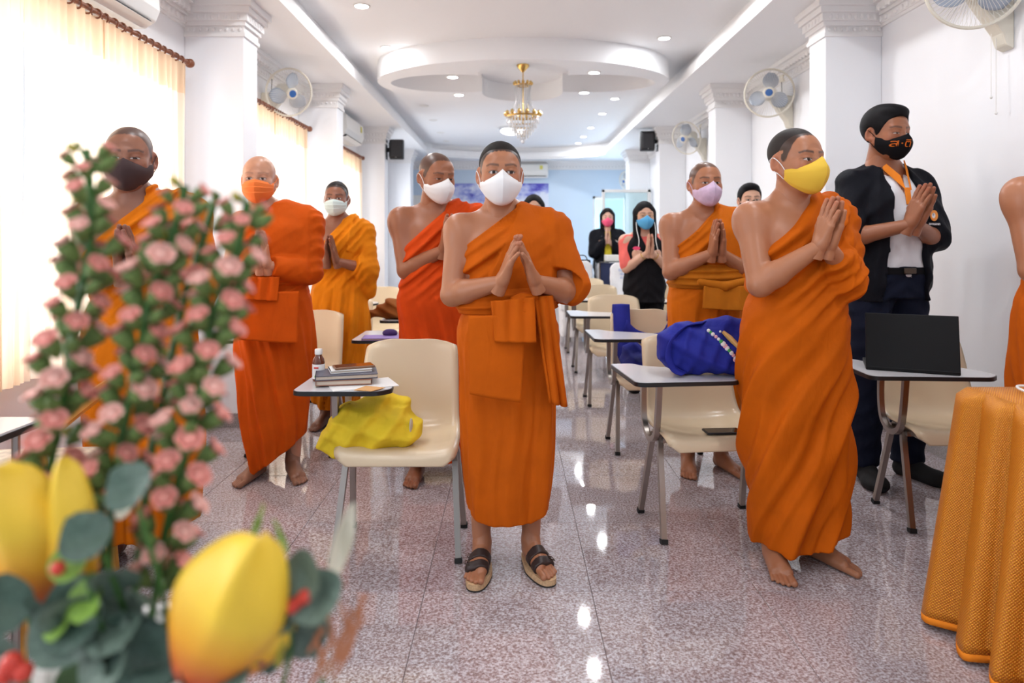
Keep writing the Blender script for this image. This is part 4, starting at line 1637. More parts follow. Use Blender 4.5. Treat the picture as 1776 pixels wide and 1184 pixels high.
# tall assistant in a black bomber jacket
m_jacket = cloth_mat('black_jacket_cloth', (0.0075, 0.008, 0.012), .65)
m_polo = cloth_mat('white_polo_cloth', (0.80, 0.80, 0.83), .8, .02)
m_collar = cloth_mat('orange_collar_cloth', (0.88, 0.26, 0.03), .8)
m_jeans = cloth_mat('dark_navy_denim', (0.010, 0.013, 0.028), .8)
m_sock = mat('black_sock', (0.008, 0.008, 0.009), .9)
Hm = dict(label='tall man in black bomber jacket over white polo with lettered black mask', x=2.0, y=3.62, h=1.955, yaw=10, skin=SK2, hands=(-.03, -.235, 1.245), fdir=(.22, -.32, 1), tent=.03,
          headyaw=8, hpitch=6, hscale=.98, headpos=(-.03, -.014, 0), hair='short', wide=.95, stance=.115, toe=20, arm=.95, eye=.45, nofeet=True, gaze=.3, elb=.9, shoulder=.180)
rootH = person_root(Hm)
J, MH, s, _ = make_body(Hm, rootH, .0085)
hair_cap(Hm, rootH, MH, s, .013, 'short')
torso_garment(Hm, J, rootH, s, 'polo_shirt', m_polo, .93, 1.43, .010, vneck=(1.30, .35), fold=.7, seed=3)
trousers(Hm, J, rootH, s, m_jeans, .98, .07)
torso_garment(Hm, J, rootH, s, 'bomber_jacket', m_jacket, .82, 1.45, .034, sleeves=(.93, 0), open_w=(.108, .066), neck=.068, fold=1.2, seed=14)
shoes(Hm, rootH, s, m_sock)
bt = torso_tab(Hm)
blt = MB()
ring = []
for k in range(40):
    t = 2 * PI * k / 40
    ring.append((.186 * math.cos(t) * .95, .005 + .136 * math.sin(t)))
blt.prism(ring, .945, .975)
blt.xf(Matrix.Scale(s, 4))
belt = blt.build('belt', m_mblack, rootH, angle=30)
MB().box(-.03, .03, -.140, -.130, .948, .973).xf(Matrix.Scale(s, 4)).build('buckle', mat('dark_bronze'), belt, bevel=.003)
# polo collar: two flaps
for sx in (-1, 1):
    panel(rootH, s, 'collar', m_collar, [(sx * .058, -.030, 1.462), (sx * .062, -.045, 1.415), (sx * .012, -.128, 1.318), (sx * .018, -.100, 1.385)], amp=0, waves=1, thick=.006)
panel(rootH, s, 'placket', m_collar, [(-.014, -.118, 1.33), (.014, -.118, 1.33), (.012, -.131, 1.255), (-.012, -.131, 1.255)], amp=0, waves=1, thick=.004)
mk = make_mask(Hm, rootH, MH, s, m_mblack, 'cloth')
m_orange_print = mat('orange_print', (0.95, 0.24, 0.02), .7, emit=None)
TM = Matrix.Scale(s, 4) @ MH
from mathutils.bvhtree import BVHTree
_ti = TM.inverted()
_bv = BVHTree.FromPolygons([_ti @ v.co for v in mk.data.vertices], [tuple(p_.vertices) for p_ in mk.data.polygons])
def on_mask(p):
    # lay the flat lettering on the wearer's right cheek of the mask
    hit = _bv.ray_cast(Vector((p.x - .031, -.4, p.y - .050)), Vector((0, 1, 0)))
    y = hit[0].y if hit[0] is not None else -.1
    return TM @ Vector((p.x - .031, y - .0034, p.y - .050))
lettering('ส·ติ', .046, m_orange_print, mk, Matrix.Identity(4), on_mask)
# round chest emblem with a line of writing
m_emb_o = mat('emblem_orange', (0.90, 0.33, 0.06), .7)
m_emb_w = mat('emblem_white', (0.82, 0.82, 0.84), .7)
m_emb_g = mat('emblem_grey', (0.35, 0.36, 0.40), .7)
em = MB()
em.lathe([(.024, 0), (.024, .003), (.0235, .004)], (.105, -.151, 1.205), (.25, -1, 0), 28, 0)
em.lathe([(.012, .0035), (.012, .0055)], (.099, -.151, 1.205), (.25, -1, 0), 16, 1)
em.lathe([(.006, .005), (.006, .0065)], (.097, -.151, 1.210), (.25, -1, 0), 10, 2)
em.xf(Matrix.Scale(s, 4))
emo = em.build('emblem', [m_emb_o, m_emb_w, m_emb_g], rootH, angle=30)
lettering('สมาคมอาสา', .016, m_emb_w, emo, Matrix.Translation(Vector((.105, -.156, 1.168)) * s) @ Matrix.Rotation(math.radians(14), 4, 'Z') @ Matrix.Rotation(PI / 2, 4, 'X') @ Matrix.Scale(s, 4))

# woman in black vest over coral shirt
m_vest = cloth_mat('black_vest_cloth', (0.010, 0.009, 0.011), .7)
m_coral = cloth_mat('coral_cloth', (0.80, 0.16, 0.14), .8)
m_blackc = cloth_mat('black_cloth', (0.010, 0.010, 0.012), .8)
Iw = dict(label='woman in black vest and coral sleeves with blue mask and glasses', x=1.125, y=5.76, h=1.57, yaw=0, skin=(.62, .36, .25), hands=(.01, -.225, 1.335), fdir=(0, -.3, 1), tent=.03, hair='long', female=True,
          wide=.96, arm=.98, hscale=1.0, stance=.09, nofeet=True, eye=.7, hand=.93, brow=.7, elb=.8)
rootI = person_root(Iw)
J, MH, s, _ = make_body(Iw, rootI, .0095)
hair_cap(Iw, rootI, MH, s, .012, 'long')
torso_garment(Iw, J, rootI, s, 'coral_shirt', m_coral, .95, 1.43, .012, sleeves=(.85, 0), fold=.7, h=.009)
torso_garment(Iw, J, rootI, s, 'vest', m_vest, .80, 1.43, .036, fold=.9, h=.009, vneck=(1.28, .32))
trousers(Iw, J, rootI, s, m_blackc, .95, .06)
shoes(Iw, rootI, s, m_sock)
make_mask(Iw, rootI, MH, s, m_mblue)
gl = MB()
for sx in (-1, 1):
    gl.tube([(sx * .033 + .021 * math.cos(t), -.106, -.002 + .016 * math.sin(t)) for t in [2 * PI * k / 16 for k in range(16)]], .0015, 5, closed=True)
    gl.tube([(sx * .054, -.104, .004), (sx * .080, -.04, .004), (sx * .085, .01, .004)], .0014, 5)
gl.tube([(-.012, -.108, .0), (.012, -.108, .0)], .0014, 5)
gl.xf(Matrix.Scale(s, 4) @ MH)
gl.build('eyeglasses', m_gold, rootI)
lc = MB()
for sx in (-1, 1):
    lc.tube([Vector(p) * s for p in cr([(sx * .08, -.03, 1.56), (sx * .085, -.09, 1.46), (sx * .075, -.150, 1.36), (sx * .09, -.168, 1.27)], 12)], .0035, 5)
lc.build('mask_chain', mat('pearl_white', (.8, .8, .78), .3), rootI)
br_ = MB()
for k, key in enumerate('RL'):
    e, w = Vector(J['E' + key]), Vector(J['W' + key])
    d = (w - e).normalized()
    a, b = basis(d)
    c0 = e.lerp(w, .80)
    br_.tube([(c0 + a * .034 * math.cos(t) + b * .034 * math.sin(t)) * s for t in [2 * PI * q / 14 for q in range(14)]], .004, 6, closed=True)
br_.build('bracelet', m_gold, rootI)
vb = MB()
vb.lathe([(.028, 0), (.028, .003)], (-.085, -.172, 1.285), (0, -1, .15), 18)
vb.xf(Matrix.Scale(s, 4) @ Matrix.Translation((0, 0, .52)) @ Matrix.Diagonal((1.2, 1, .6, 1)))
vb.build('vest_patch', mat('magenta_embroidery', (.75, .06, .16), .8), rootI)

# woman with pink mask at the back
m_yel = cloth_mat('lemon_cloth', (0.82, 0.66, 0.05), .8)
Jw = dict(label='woman in dark jacket and yellow shirt with pink mask, far back', x=1.30, y=9.2, h=1.67, yaw=-4, skin=(.66, .40, .30), hands=(-.01, -.22, 1.36), fdir=(0, -.3, 1), tent=.03, hair='long', female=True,
          wide=.98, stance=.09, nofeet=True, eye=.5, hand=.93)
rootJ = person_root(Jw)
J, MH, s, _ = make_body(Jw, rootJ, .012)
hair_cap(Jw, rootJ, MH, s, .012, 'bob')
torso_garment(Jw, J, rootJ, s, 'yellow_shirt', m_yel, .90, 1.43, .012, fold=.6, h=.012)
torso_garment(Jw, J, rootJ, s, 'dark_jacket', m_jacket, .85, 1.44, .034, sleeves=(1.0, .85), open_w=(.06, .035), fold=.8, h=.011)
trousers(Jw, J, rootJ, s, m_blackc, .95, .06)
shoes(Jw, rootJ, s, m_sock)
make_mask(Jw, rootJ, MH, s, m_mpink, 'fold')
em = MB()
em.lathe([(.022, 0), (.022, .004)], (.105, -.150, 1.25), (.2, -1, 0), 18)
em.xf(Matrix.Scale(s, 4))
em.build('emblem', m_emb_w, rootJ)

# person in a black mask seen between the two monks on the right
Kp = dict(label='person with short black hair and black mask, between the two right monks', x=1.885, y=5.4, h=1.69, yaw=-6, skin=(.60, .34, .23), hands=(0, -.22, 1.25), hair='short', wide=.92, stance=.09, nofeet=True, eye=.8)
rootK = person_root(Kp)
J, MH, s, _ = make_body(Kp, rootK, .012)
hair_cap(Kp, rootK, MH, s, .014, 'short')
torso_garment(Kp, J, rootK, s, 'black_shirt', m_blackc, .90, 1.43, .016, sleeves=(.9, 0), fold=.7, h=.012)
trousers(Kp, J, rootK, s, m_blackc, .95, .06)
shoes(Kp, rootK, s, m_sock)
make_mask(Kp, rootK, MH, s, m_mblack, 'cloth')

# dark-haired person hidden behind the central monk
Pp = dict(label='dark-haired person in black, almost hidden behind the central monk', x=.21, y=6.3, h=1.66, yaw=0, skin=(.58, .34, .24), hands=(0, -.22, 1.25), hair='long', wide=.95, stance=.09, nofeet=True, female=True)
rootP = person_root(Pp)
J, MH, s, _ = make_body(Pp, rootP, .012)
hair_cap(Pp, rootP, MH, s, .014, 'bob')
torso_garment(Pp, J, rootP, s, 'black_shirt', m_blackc, .90, 1.43, .016, sleeves=(.95, .3), fold=.7, h=.012)
trousers(Pp, J, rootP, s, m_blackc, .95, .06)
shoes(Pp, rootP, s, m_sock)
make_mask(Pp, rootP, MH, s, m_mwhite, 'fold')
# ------------------------------------------------------------------ tablet-arm chairs
def shell_mat():
    m = mat('ivory_moulded_plastic', (0.70, 0.565, 0.385), 0.25, spec=0.5, bump=(900, 0.06, 0.0006))
    return m
m_shell = shell_mat()
m_tube = mat('brushed_steel_tube', (0.36, 0.32, 0.29), 0.34, 1.0)
m_lam = mat('grey_laminate', (0.60, 0.60, 0.62), 0.18)
m_edge = mat('black_edging', (0.012, 0.012, 0.013), 0.4)
m_cap = mat('black_rubber_foot', (0.01, 0.01, 0.01), 0.7)

def make_shell():
    prof = [(-.195, .385), (-.192, .412), (-.165, .432), (-.09, .428), (.0, .418), (.09, .418), (.155, .438), (.195, .490), (.222, .570), (.246, .660), (.266, .740), (.277, .790), (.282, .815)]
    wid = [.190, .224, .241, .240, .236, .232, .226, .220, .216, .213, .208, .200, .176]
    nv, nu = 44, 24
    pc = cr([(0, y, z) for y, z in prof], nv)
    wc = cr([(w, 0, 0) for w in wid], nv)
    G = []
    for i in range(nv):
        v = i / (nv - 1)
        row = []
        # local frame of the profile
        a = pc[max(i - 1, 0)]
        b = pc[min(i + 1, nv - 1)]
        d = (b - a).normalized()
        nrm = Vector((0, -d.z, d.y))          # towards the sitter: up on the seat, forward on the back
        if nrm.z < 0 and v < .5:
            nrm = -nrm
        w = wc[i].x
        for j in range(nu + 1):
            u = -1 + 2 * j / nu
            au = abs(u)
            lift = .040 * au ** 3.0 * (math.sin(PI * min(1, max(0, (v - .08) / .84))) ** .6 if .08 < v < .92 else 0)
            roll = (0 if v < .07 else -.016) * max(0, (au - .9) / .1) ** 2
            sag = .020 * (u * u) if v > .8 else 0
            x = u * w
            p = pc[i] + nrm * (lift + roll) + Vector((x, 0, 0))
            if v > .86:
                p.z -= .030 * max(0, au - .35) ** 2.2 / .4 * ((v - .86) / .14) - .008 * math.cos(u * PI * .5) * 0
                p.z -= .007 * (1 - au) * ((v - .86) / .14)
            row.append(p)
        G.append(row)
    return G
SHELL_G = make_shell()

def tablet_poly(x0, x1, y0, y1, arm):
    """rounded writing tablet; front edge y0 (towards the viewer), a narrow arm runs back on the left"""
    pts = [(x0, y1), (x0, y0 + .02), (x0 + .03, y0), (x1 - .05, y0), (x1, y0 + .05), (x1 - .01, y0 + .15), (x1 - .07, y0 + .24), (x0 + arm + .03, y1 - .06), (x0 + arm, y1)]
    out = []
    n = len(pts)
    for i in range(n):
        p0, p1, p2 = Vector(pts[i - 1]), Vector(pts[i]), Vector(pts[(i + 1) % n])
        a = p1 + (p0 - p1).normalized() * min(.022, (p0 - p1).length * .4)
        b = p1 + (p2 - p1).normalized() * min(.022, (p2 - p1).length * .4)
        for k in range(5):
            t = k / 4
            q = a.lerp(p1, t).lerp(p1.lerp(b, t), t)
            out.append((q.x, q.y))
    return out[::-1]

ZT = .685
def make_chair(label, loc, rz, tx=(-.40, .06), group=None, tab=True):
    t = thing('tablet_chair', label, 'chair', loc, rz, group)
    MB().grid(SHELL_G).build('seat_shell', m_shell, t, angle=180, solid=.009)
    r = .0115
    # legs: inverted V on each side
    for sx in (-1, 1):
        for (yt, yb) in ((-.035, -.168), (.055, .165)):
            top = (sx * .215, yt, .398)
            bot = (sx * .245, yb, .0)
            lg = MB().tube([top, (sx * .222, yt + (yb - yt) * .12, .36), bot], r, 4, sq=True).build('leg', m_tube, t, smooth=False)
            MB().tube([(sx * .2437, yb - (yb - yt) * .035, .018), (sx * .2452, yb, -.0)], r * 1.25, 4, sq=True).build('foot_cap', m_cap, lg, smooth=False)
    fr = MB()
    for yy in (-.06, .08):
        fr.tube([(-.215, yy, .398), (.215, yy, .398)], .010, 4, sq=True)
    for sx in (-1, 1):
        fr.tube([(sx * .19, -.17, .402), (sx * .19, .10, .402)], .009, 4, sq=True)
    fr.build('under_frame', m_tube, t, smooth=False)
    if tab:
        # U-shaped upright that carries the tablet
        x = -.250
        u = cr([(x, -.125, ZT - .02), (x, -.105, .52), (x, -.075, .425), (x, .0, .392), (x, .075, .43), (x, .100, .52), (x, .095, ZT - .02)], 25)
        MB().tube(u, r, 4, sq=True).build('tablet_upright', m_tube, t, smooth=True, angle=40)
        MB().tube([(x, .0, .392), (-.20, .0, .396)], .010, 4, sq=True).build('bracket', m_tube, t, smooth=False)
        rl = MB().box(x - .015, x + .015, -.16, .13, ZT - .030, ZT - .004).build('tablet_rail', m_tube, t, smooth=False, bevel=.003)
        poly = tablet_poly(x + tx[0] + .25, tx[1], -.30, .12, .10)
        tb = MB().prism(poly, ZT - .004, ZT + .0125).build('tablet_edge', m_edge, t, angle=30, label='black edging of the tablet')
        ins = []
        cxm = sum(p[0] for p in poly) / len(poly)
        cym = sum(p[1] for p in poly) / len(poly)
        for px_, py_ in poly:
            dd = Vector((cxm - px_, cym - py_)).normalized() * .004
            ins.append((px_ + dd.x, py_ + dd.y))
        MB().prism(ins, ZT + .012, ZT + .0142).build('tablet_top', m_lam, t, angle=30)
    return t

CG = None
def chair(label, x, y, rz=0, **k):
    return make_chair(label, (x, y, 0), math.radians(rz), **k)
chair('cream tablet chair holding a yellow cloth bag, front left', -.45, 2.84, 0, tx=(-.37, .0))
chair('cream tablet chair with phone on seat and blue bag on tablet', .862, 3.03, 6)
chair('cream tablet chair with blue strap hung over its back', .865, 4.18, 2)
chair('cream tablet chair right behind the one draped with a blue strap', .84, 5.33, 0)
chair('cream tablet chair, fourth in the aisle row from the front', .86, 6.62, 0)
chair('cream tablet chair, fifth in the aisle row from the front', .88, 7.75, 0)
chair('cream tablet chair carrying the open black laptop', 1.985, 3.10, -3, tx=(-.48, .06))
chair('cream tablet chair with a purple notebook on its tablet', -.50, 4.12, 0)
chair('cream tablet chair holding a brown folded robe', -.52, 5.05, 0)
chair('cream tablet chair behind the bald monk', -1.285, 4.13, 0)
chair('cream tablet chair behind the golden-robed monk', -1.30, 5.14, 0)
chair('cream tablet chair at the left, two rows behind the golden monk', -1.24, 6.3, 0)
chair('cream tablet chair behind the woman in the black vest', 1.62, 6.45, 0)

# banquet chairs under printed white covers
m_cover = cloth_mat('white_cover_cloth', (0.80, 0.80, 0.82), .85, .02)
m_bluep = mat('blue_print', (0.22, 0.32, 0.62), .8)
def covered_chair(label, x, y, rz=0):
    t = thing('covered_chair', label, 'chair', (x, y, 0), math.radians(rz))
    f = Field((-.30, -.30, .0), (.30, .30, 1.06), .010)
    f.put((-.23, .10, .42), (.23, .22, .99), lambda X, Y, Z: np.maximum(np.maximum(np.abs(X) - F4(.215) + np.maximum(Z - F4(.90), 0) ** 2 * 9, np.abs(Y - F4(.18) - (Z - F4(.5)) * F4(.1)) - F4(.035)), np.maximum(Z - F4(.985), F4(.40) - Z)), 0)
    f.put((-.24, -.24, .40), (.24, .22, .49), lambda X, Y, Z: np.maximum(np.maximum(np.abs(X) - F4(.22), np.abs(Y) - F4(.22)), np.abs(Z - F4(.445)) - F4(.045)), .02)
    X, Y, Z = f.full()
    w = wob(X, Y, Z, int(x * 50), 9)
    sk = np.maximum(np.maximum(np.abs(X) - F4(.215), np.abs(Y) - F4(.215)) - ridge(np.arctan2(X, Y) * F4(18) + w) * F4(.008), np.maximum(Z - F4(.46), F4(.06) - Z))
    f.d = (smin(f.d, sk.astype(F4), .03) - ridge(X * F4(30) + Z * F4(40) + w * 2) * F4(.002)).astype(F4)
    V, Q = f.mesh()
    np_mesh('seat_cover', V, Q, m_cover, t)
    for sx in (-1, 1):
        for yy in (-.17, .17):
            MB().tube([(sx * .17, yy, .0), (sx * .17, yy, .40)], .012, 6).build('leg', m_chrome, t)
    for k, (w_, z_) in enumerate(((.055, .90), (.036, .85), (.036, .805))):
        lettering(['ขอเชิญร่วม', 'เพื่อนชุมชนไทย', 'ส่งเสริมสุขภาพ'][k], w_, m_bluep, t, Matrix.Translation((0, .128 + (z_ - .5) * .1, z_)) @ Matrix.Rotation(PI / 2 - .1, 4, 'X'))
    return t
covered_chair('white covered banquet chair with blue print nearest the vest woman', 1.41, 8.0)
covered_chair('white covered banquet chair with blue print beside the aisle', .84, 8.62)
covered_chair('white covered banquet chair furthest back by the blue wall', .80, 9.9)

# crate with a white box on top, beside the far woman
m_navy = mat('navy_plastic', (0.02, 0.03, 0.09), .5)
cr_ = thing('storage_crate', 'navy storage crate on a stand holding a white box, far back', 'crate', (1.36, 8.60, 0))
cb = MB()
for (x0, x1, y0, y1, z0, z1) in ((-.26, .26, -.18, -.165, .70, .985), (-.26, .26, .165, .18, .70, .985), (-.26, -.245, -.18, .18, .70, .985), (.245, .26, -.18, .18, .70, .985), (-.26, .26, -.18, .18, .69, .705)):
    cb.box(x0, x1, y0, y1, z0, z1)
cb.build('crate_body', m_navy, cr_, smooth=False, bevel=.004)
MB().box(-.275, .275, -.195, .195, .975, .99).box(-.275, -.26, -.195, .195, .66, .99).build('crate_rim', m_chrome, cr_, smooth=False)
for sx in (-.24, .24):
    for yy in (-.16, .16):
        MB().box(sx - .015, sx + .015, yy - .015, yy + .015, 0, .69).build('leg', m_chrome, cr_, smooth=False)
wbx = MB()
wbx.box(-.17, .20, -.15, .12, .992, 1.07)
tag(wbx.build('white_box', m_whitepl, None, loc=(1.36, 8.60, 0), smooth=False, bevel=.006), 'white cardboard box on the navy crate', 'box')

# black bag on an easel-like stool left of her
sb = thing('camera_bag', 'black camera bag on a dark stool beside the far woman', 'bag', (.93, 9.05, 0))
f = Field((-.16, -.14, .78), (.16, .14, 1.06), .008)
f.put((-.12, -.09, .80), (.12, .09, 1.0), lambda X, Y, Z: np.maximum(np.maximum(np.abs(X) - F4(.10), np.abs(Y) - F4(.08)), np.abs(Z - F4(.89)) - F4(.09)), 0)
f.d -= F4(.015)
V, Q = f.mesh()
np_mesh('bag_body', V, Q, m_blackc, sb)
MB().tube(cr([(-.09, 0, .97), (-.06, 0, 1.04), (.05, 0, 1.05), (.09, 0, .97)], 12), .008, 6).build('bag_handle', m_black, sb)
MB().box(-.14, .14, -.12, .12, .755, .785).build('stool_top', m_black, sb, smooth=False)
for sx in (-.12, .12):
    for yy in (-.10, .10):
        MB().tube([(sx, yy, .755), (sx * 1.3, yy * 1.3, 0)], .011, 6).build('leg', m_black, sb)

# ------------------------------------------------------------------ small things on the chairs
# stack on the first tablet
TZ = ZT + .0145
stx, sty = -.635, 2.70
m_bk1 = mat('slate_book_cover', (0.07, 0.07, 0.10), .45)
m_page = mat('paper_pages', (0.62, 0.52, 0.42), .8)
m_paper = mat('white_paper', (0.78, 0.77, 0.75), .7)
m_kraft = mat('kraft_envelope', (0.62, 0.33, 0.12), .7)
def book(name, label, x, y, z, sx, sy, h, rz, cov, cat='book'):
    b = thing(name, label, cat, (x, y, z), math.radians(rz))
    MB().box(-sx / 2 + .003, sx / 2 - .003, -sy / 2 + .004, sy / 2 - .004, .003, h - .003).build('pages', m_page, b, smooth=False)
    MB().box(-sx / 2, sx / 2, -sy / 2, sy / 2, 0, .003).box(-sx / 2, sx / 2, -sy / 2, sy / 2, h - .003, h).box(-sx / 2, -sx / 2 + .003, -sy / 2, sy / 2, 0, h).build('cover', cov, b, smooth=False)
    return b
MB_env = MB().box(-.125, .125, -.085, .085, 0, .003)
tag(MB_env.build('paper_envelope', m_paper, None, loc=(-.580, 2.660, TZ), rot=(0, 0, math.radians(24)), smooth=False), 'white papers under the book stack on the front tablet', 'paper')
tag(MB().add([(-.02, -.05, 0), (.05, -.07, 0), (.09, -.01, 0), (.01, .02, 0), (-.02, -.05, .002), (.05, -.07, .002), (.09, -.01, .002), (.01, .02, .002)], [(3, 2, 1, 0), (4, 5, 6, 7), (0, 1, 5, 4), (1, 2, 6, 5), (2, 3, 7, 6), (3, 0, 4, 7)]).build('kraft_card', m_kraft, None, loc=(-.565, 2.595, TZ + .0032), smooth=False), 'brown kraft card sticking out below the books', 'paper')
book('book', 'brown-covered book at the bottom of the tablet stack', -.655, 2.695, TZ + .0055, .21, .15, .020, 10, mat('brown_cover', (.30, .13, .08), .5))
book('book', 'slate grey book with gilt spine on the tablet stack', -.650, 2.700, TZ + .0265, .235, .155, .018, 14, m_bk1)
book('notebook', 'thin white notebook below the phone', -.640, 2.715, TZ + .0455, .16, .105, .011, 20, m_paper)
def phone(label, x, y, z, rz, body, scr, tilt=0):
    p = thing('mobile_phone', label, 'phone', (x, y, z), math.radians(rz))
    MB().box(-.078, .078, -.037, .037, 0, .009).build('case', body, p, smooth=False, bevel=.003)
    MB().box(-.074, .074, -.034, .034, .0085, .0095).build('screen', scr, p, smooth=False)
    return p
phone('phone with bronze mirror case on top of the book stack', -.625, 2.715, TZ + .057, 24, mat('bronze_case', (.22, .11, .06), .3), mat('bronze_mirror', (.45, .25, .14), .08, .9))
phone('black phone lying on the cream seat', .905, 2.92, .440, 4, m_black, mat('dark_screen', (.01, .01, .012), .06))
pn = book('notebook', 'purple notebook on the tablet behind the front chair', -.735, 3.89, TZ, .21, .15, .012, 5, mat('lilac_cover', (.24, .17, .45), .5))
pc_ = MB().ball((0, 0, .012), (.045, .03, .024), 14)
tag(pc_.build('pouch', mat('dark_purple_cloth', (.06, .03, .14), .8), None, loc=(-.70, 3.955, TZ + .012), angle=180), 'small dark purple pouch behind the purple notebook', 'pouch')
# medicine bottle
bt_ = thing('medicine_bottle', 'brown medicine bottle with white cap on the front tablet', 'bottle', (-.770, 2.735, TZ))
m_amber = mat('amber_glass', (.12, .03, .012), .08, coat=.3)
MB().lathe([(.022, 0), (.024, .004), (.024, .075), (.021, .088), (.013, .100), (.012, .108)], n=24).build('bottle_body', m_amber, bt_)
MB().lathe([(.0146, .106), (.0152, .109), (.0152, .124), (.0135, .127)], n=24).build('cap', m_whitepl, bt_, angle=40)
lb = MB().lathe([(.0244, .010), (.0246, .012), (.0246, .066), (.0244, .068)], n=24).build('paper_label', m_paper, bt_, angle=40)
MB().box(-.012, .006, -.0258, -.0246, .052, .058).build('red_print', mat('red_print', (.65, .05, .04), .6), lb, smooth=False)
MB().ball((.004, -.021, .020), (.016, .006, .012), 10).build('green_print', mat('green_print', (.22, .48, .06), .6), lb)
# yellow bag on the front seat
m_ybag = cloth_mat('yellow_bag_cloth', (0.80, 0.58, 0.035), .65)
yb = thing('cloth_bag', 'yellow cloth shoulder bag slumped on the front cream seat', 'bag', (-.56, 2.82, .430))
f = Field((-.24, -.21, -.06), (.23, .20, .24), .0052)
f.ell((.06, -.02, .055), (.135, .12, .075))
f.ell((-.02, -.03, .10), (.12, .10, .085), .06)
f.ell((.02, .04, .11), (.13, .09, .09), .05)
f.ell((-.10, -.06, .06), (.085, .08, .09), .04)
f.ell((-.155, -.055, .015), (.060, .07, .055), .03)
X, Y, Z = f.full()
w = wob(X, Y, Z, 5, 13)
f.d = (f.d - ridge((X * F4(.8) - Z * F4(.7)) * F4(62) + w * F4(2.2)) * F4(.0085) - ridge((X * F4(.2) + Z) * F4(95) + w * F4(3)) * F4(.004)).astype(F4)
f.d = np.maximum(f.d, np.where(X > F4(-.135), F4(.003) - Z, F4(-.06) - Z)).astype(F4)
V, Q = f.mesh()
np_mesh('bag_body', V, Q, m_ybag, yb)
pt = MB()
pt.ball((.158, -.070, .080), (.007, .026, .036), 12)
pt.ball((.160, -.085, .035), (.010, .022, .012), 10, 1)
pt.build('printed_emblem', [mat('silver_print', (.55, .52, .42), .5), mat('dark_print', (.10, .06, .12), .6)], yb)

# blue bag on the second tablet
m_bbag = cloth_mat('royal_blue_cloth', (0.022, 0.028, 0.26), .6)
bb = thing('cloth_bag', 'royal blue cloth bag with embroidered garland on the right tablet', 'bag', (.815, 2.87, TZ))
f = Field((-.27, -.14, -.01), (.27, .20, .26), .0055)
f.ell((.02, .0, .085), (.195, .095, .088))
f.ell((.06, .03, .145), (.15, .075, .085), .05)
f.ell((-.09, .02, .12), (.11, .085, .09), .05)
f.ell((.15, .0, .05), (.085, .08, .06), .04)
f.cone((.12, .03, .195), (.185, .01, .20), .040, .026, .03)
f.cone((.185, .01, .20), (.185, .01, .165), .028, .020, .02)
f.cone((.15, -.02, .02), (.245, -.04, .012), .026, .008, .03)
X, Y, Z = f.full()
w = wob(X, Y, Z, 15, 12)
f.d = (f.d - ridge((X * F4(.35) + Z) * F4(68) + w * F4(2.3)) * F4(.0070) - ridge((X - Z * F4(.5)) * F4(80) + w * F4(3)) * F4(.0035)).astype(F4)
f.d = np.maximum(f.d, F4(.0015) - Z).astype(F4)
BAGF = f
V, Q = f.mesh()
np_mesh('bag_body', V, Q, m_bbag, bb)
# wide strap looping out at the left and up over the chair back behind
sg = []
for i, (x, y, z) in enumerate(cr([(-.02, -.02, .215), (-.10, -.05, .205), (-.165, -.075, .150), (-.185, -.085, .085), (-.16, -.09, .03), (-.12, -.09, .012)], 26)):
    sg.append([Vector((x, y - .004, z)), Vector((x + .03, y + .03, z + .005)), Vector((x + .05, y + .065, z + .002))])
MB().grid(sg).build('shoulder_strap', m_bbag, bb, angle=180, solid=.005)
# embroidery pressed on the front of the bag
Bx = V
def bag_front(x, z):
    m = (np.abs(V[:, 0] - x) < .012) & (np.abs(V[:, 2] - z) < .012)
    return float(V[m][:, 1].min()) - .0015 if m.any() else -.09
m_pk = mat('pink_thread', (.80, .42, .48), .7)
m_wt = mat('white_thread', (.82, .80, .78), .7)
m_gn = mat('green_thread', (.06, .36, .10), .7)
m_gd = mat('gold_thread', (.55, .32, .10), .5)
emb = []
rr = random.Random(4)
for k in range(15):
    t = k / 14
    emb.append((.000 + .115 * t, .190 - .125 * t ** 1.1, .0085 + rr.uniform(-.002, .003), [m_wt, m_gn, m_wt, m_pk][k % 4]))
for (x, z, r_, mm) in ((.125, .060, .014, m_gn), (.170, .060, .015, m_gn), (.148, .050, .013, m_wt), (.19, .085, .010, m_pk), (.195, .070, .009, m_pk), (.100, .075, .010, m_pk), (.05, .185, .005, m_wt), (.075, .165, .004, m_wt)):
    emb.append((x, z, r_, mm))
for (x, z, r_, mm) in emb:
    y = bag_front(x, z)
    MB().ball((x, y, z), (r_, .0035, r_), 10).build('embroidery', mm, bb)
MB().tube([(x, bag_front(x, z) - .001, z) for x, z in ((.060, .185), (.085, .160), (.11, .130), (.128, .110))], [.007, .012, .010, .004], 8).build('embroidered_spire', m_gd, bb)
MB().tube([(x, bag_front(x, z) - .001, z) for x, z in ((.105, .098), (.14, .090), (.18, .086))], .006, 6).build('embroidered_base', m_gd, bb)
# blue strap over the chair behind
s2 = thing('bag_strap', 'royal blue cloth strap hung over the cream chair back', 'strap', (.865, 4.18, 0))
sg = []
for (x, y, z) in cr([(-.15, .285, .60), (-.15, .275, .80), (-.15, .25, .842), (-.152, .225, .80), (-.15, .16, .62), (-.13, .05, .50), (-.05, .0, .46), (.0, .0, .45)], 34):
    sg.append([Vector((x - .055, y, z)), Vector((x, y - .004, z + .003)), Vector((x + .055, y, z))])
MB().grid(sg).build('strap_band', m_bbag, s2, angle=180, solid=.006)
sg = []
for (x, y, z) in cr([(.16, .285, .62), (.16, .25, .840), (.160, .215, .78), (.10, .17, .66), (.02, .155, .635), (-.08, .15, .66), (-.14, .17, .72)], 34):
    sg.append([Vector((x - .012, y - .006, z - .035)), Vector((x, y - .012, z)), Vector((x + .012, y - .006, z + .035))])
MB().grid(sg).build('strap_loop', m_bbag, s2, angle=180, solid=.006)
f = Field((-.22, -.22, .42), (.14, .18, .66), .007)
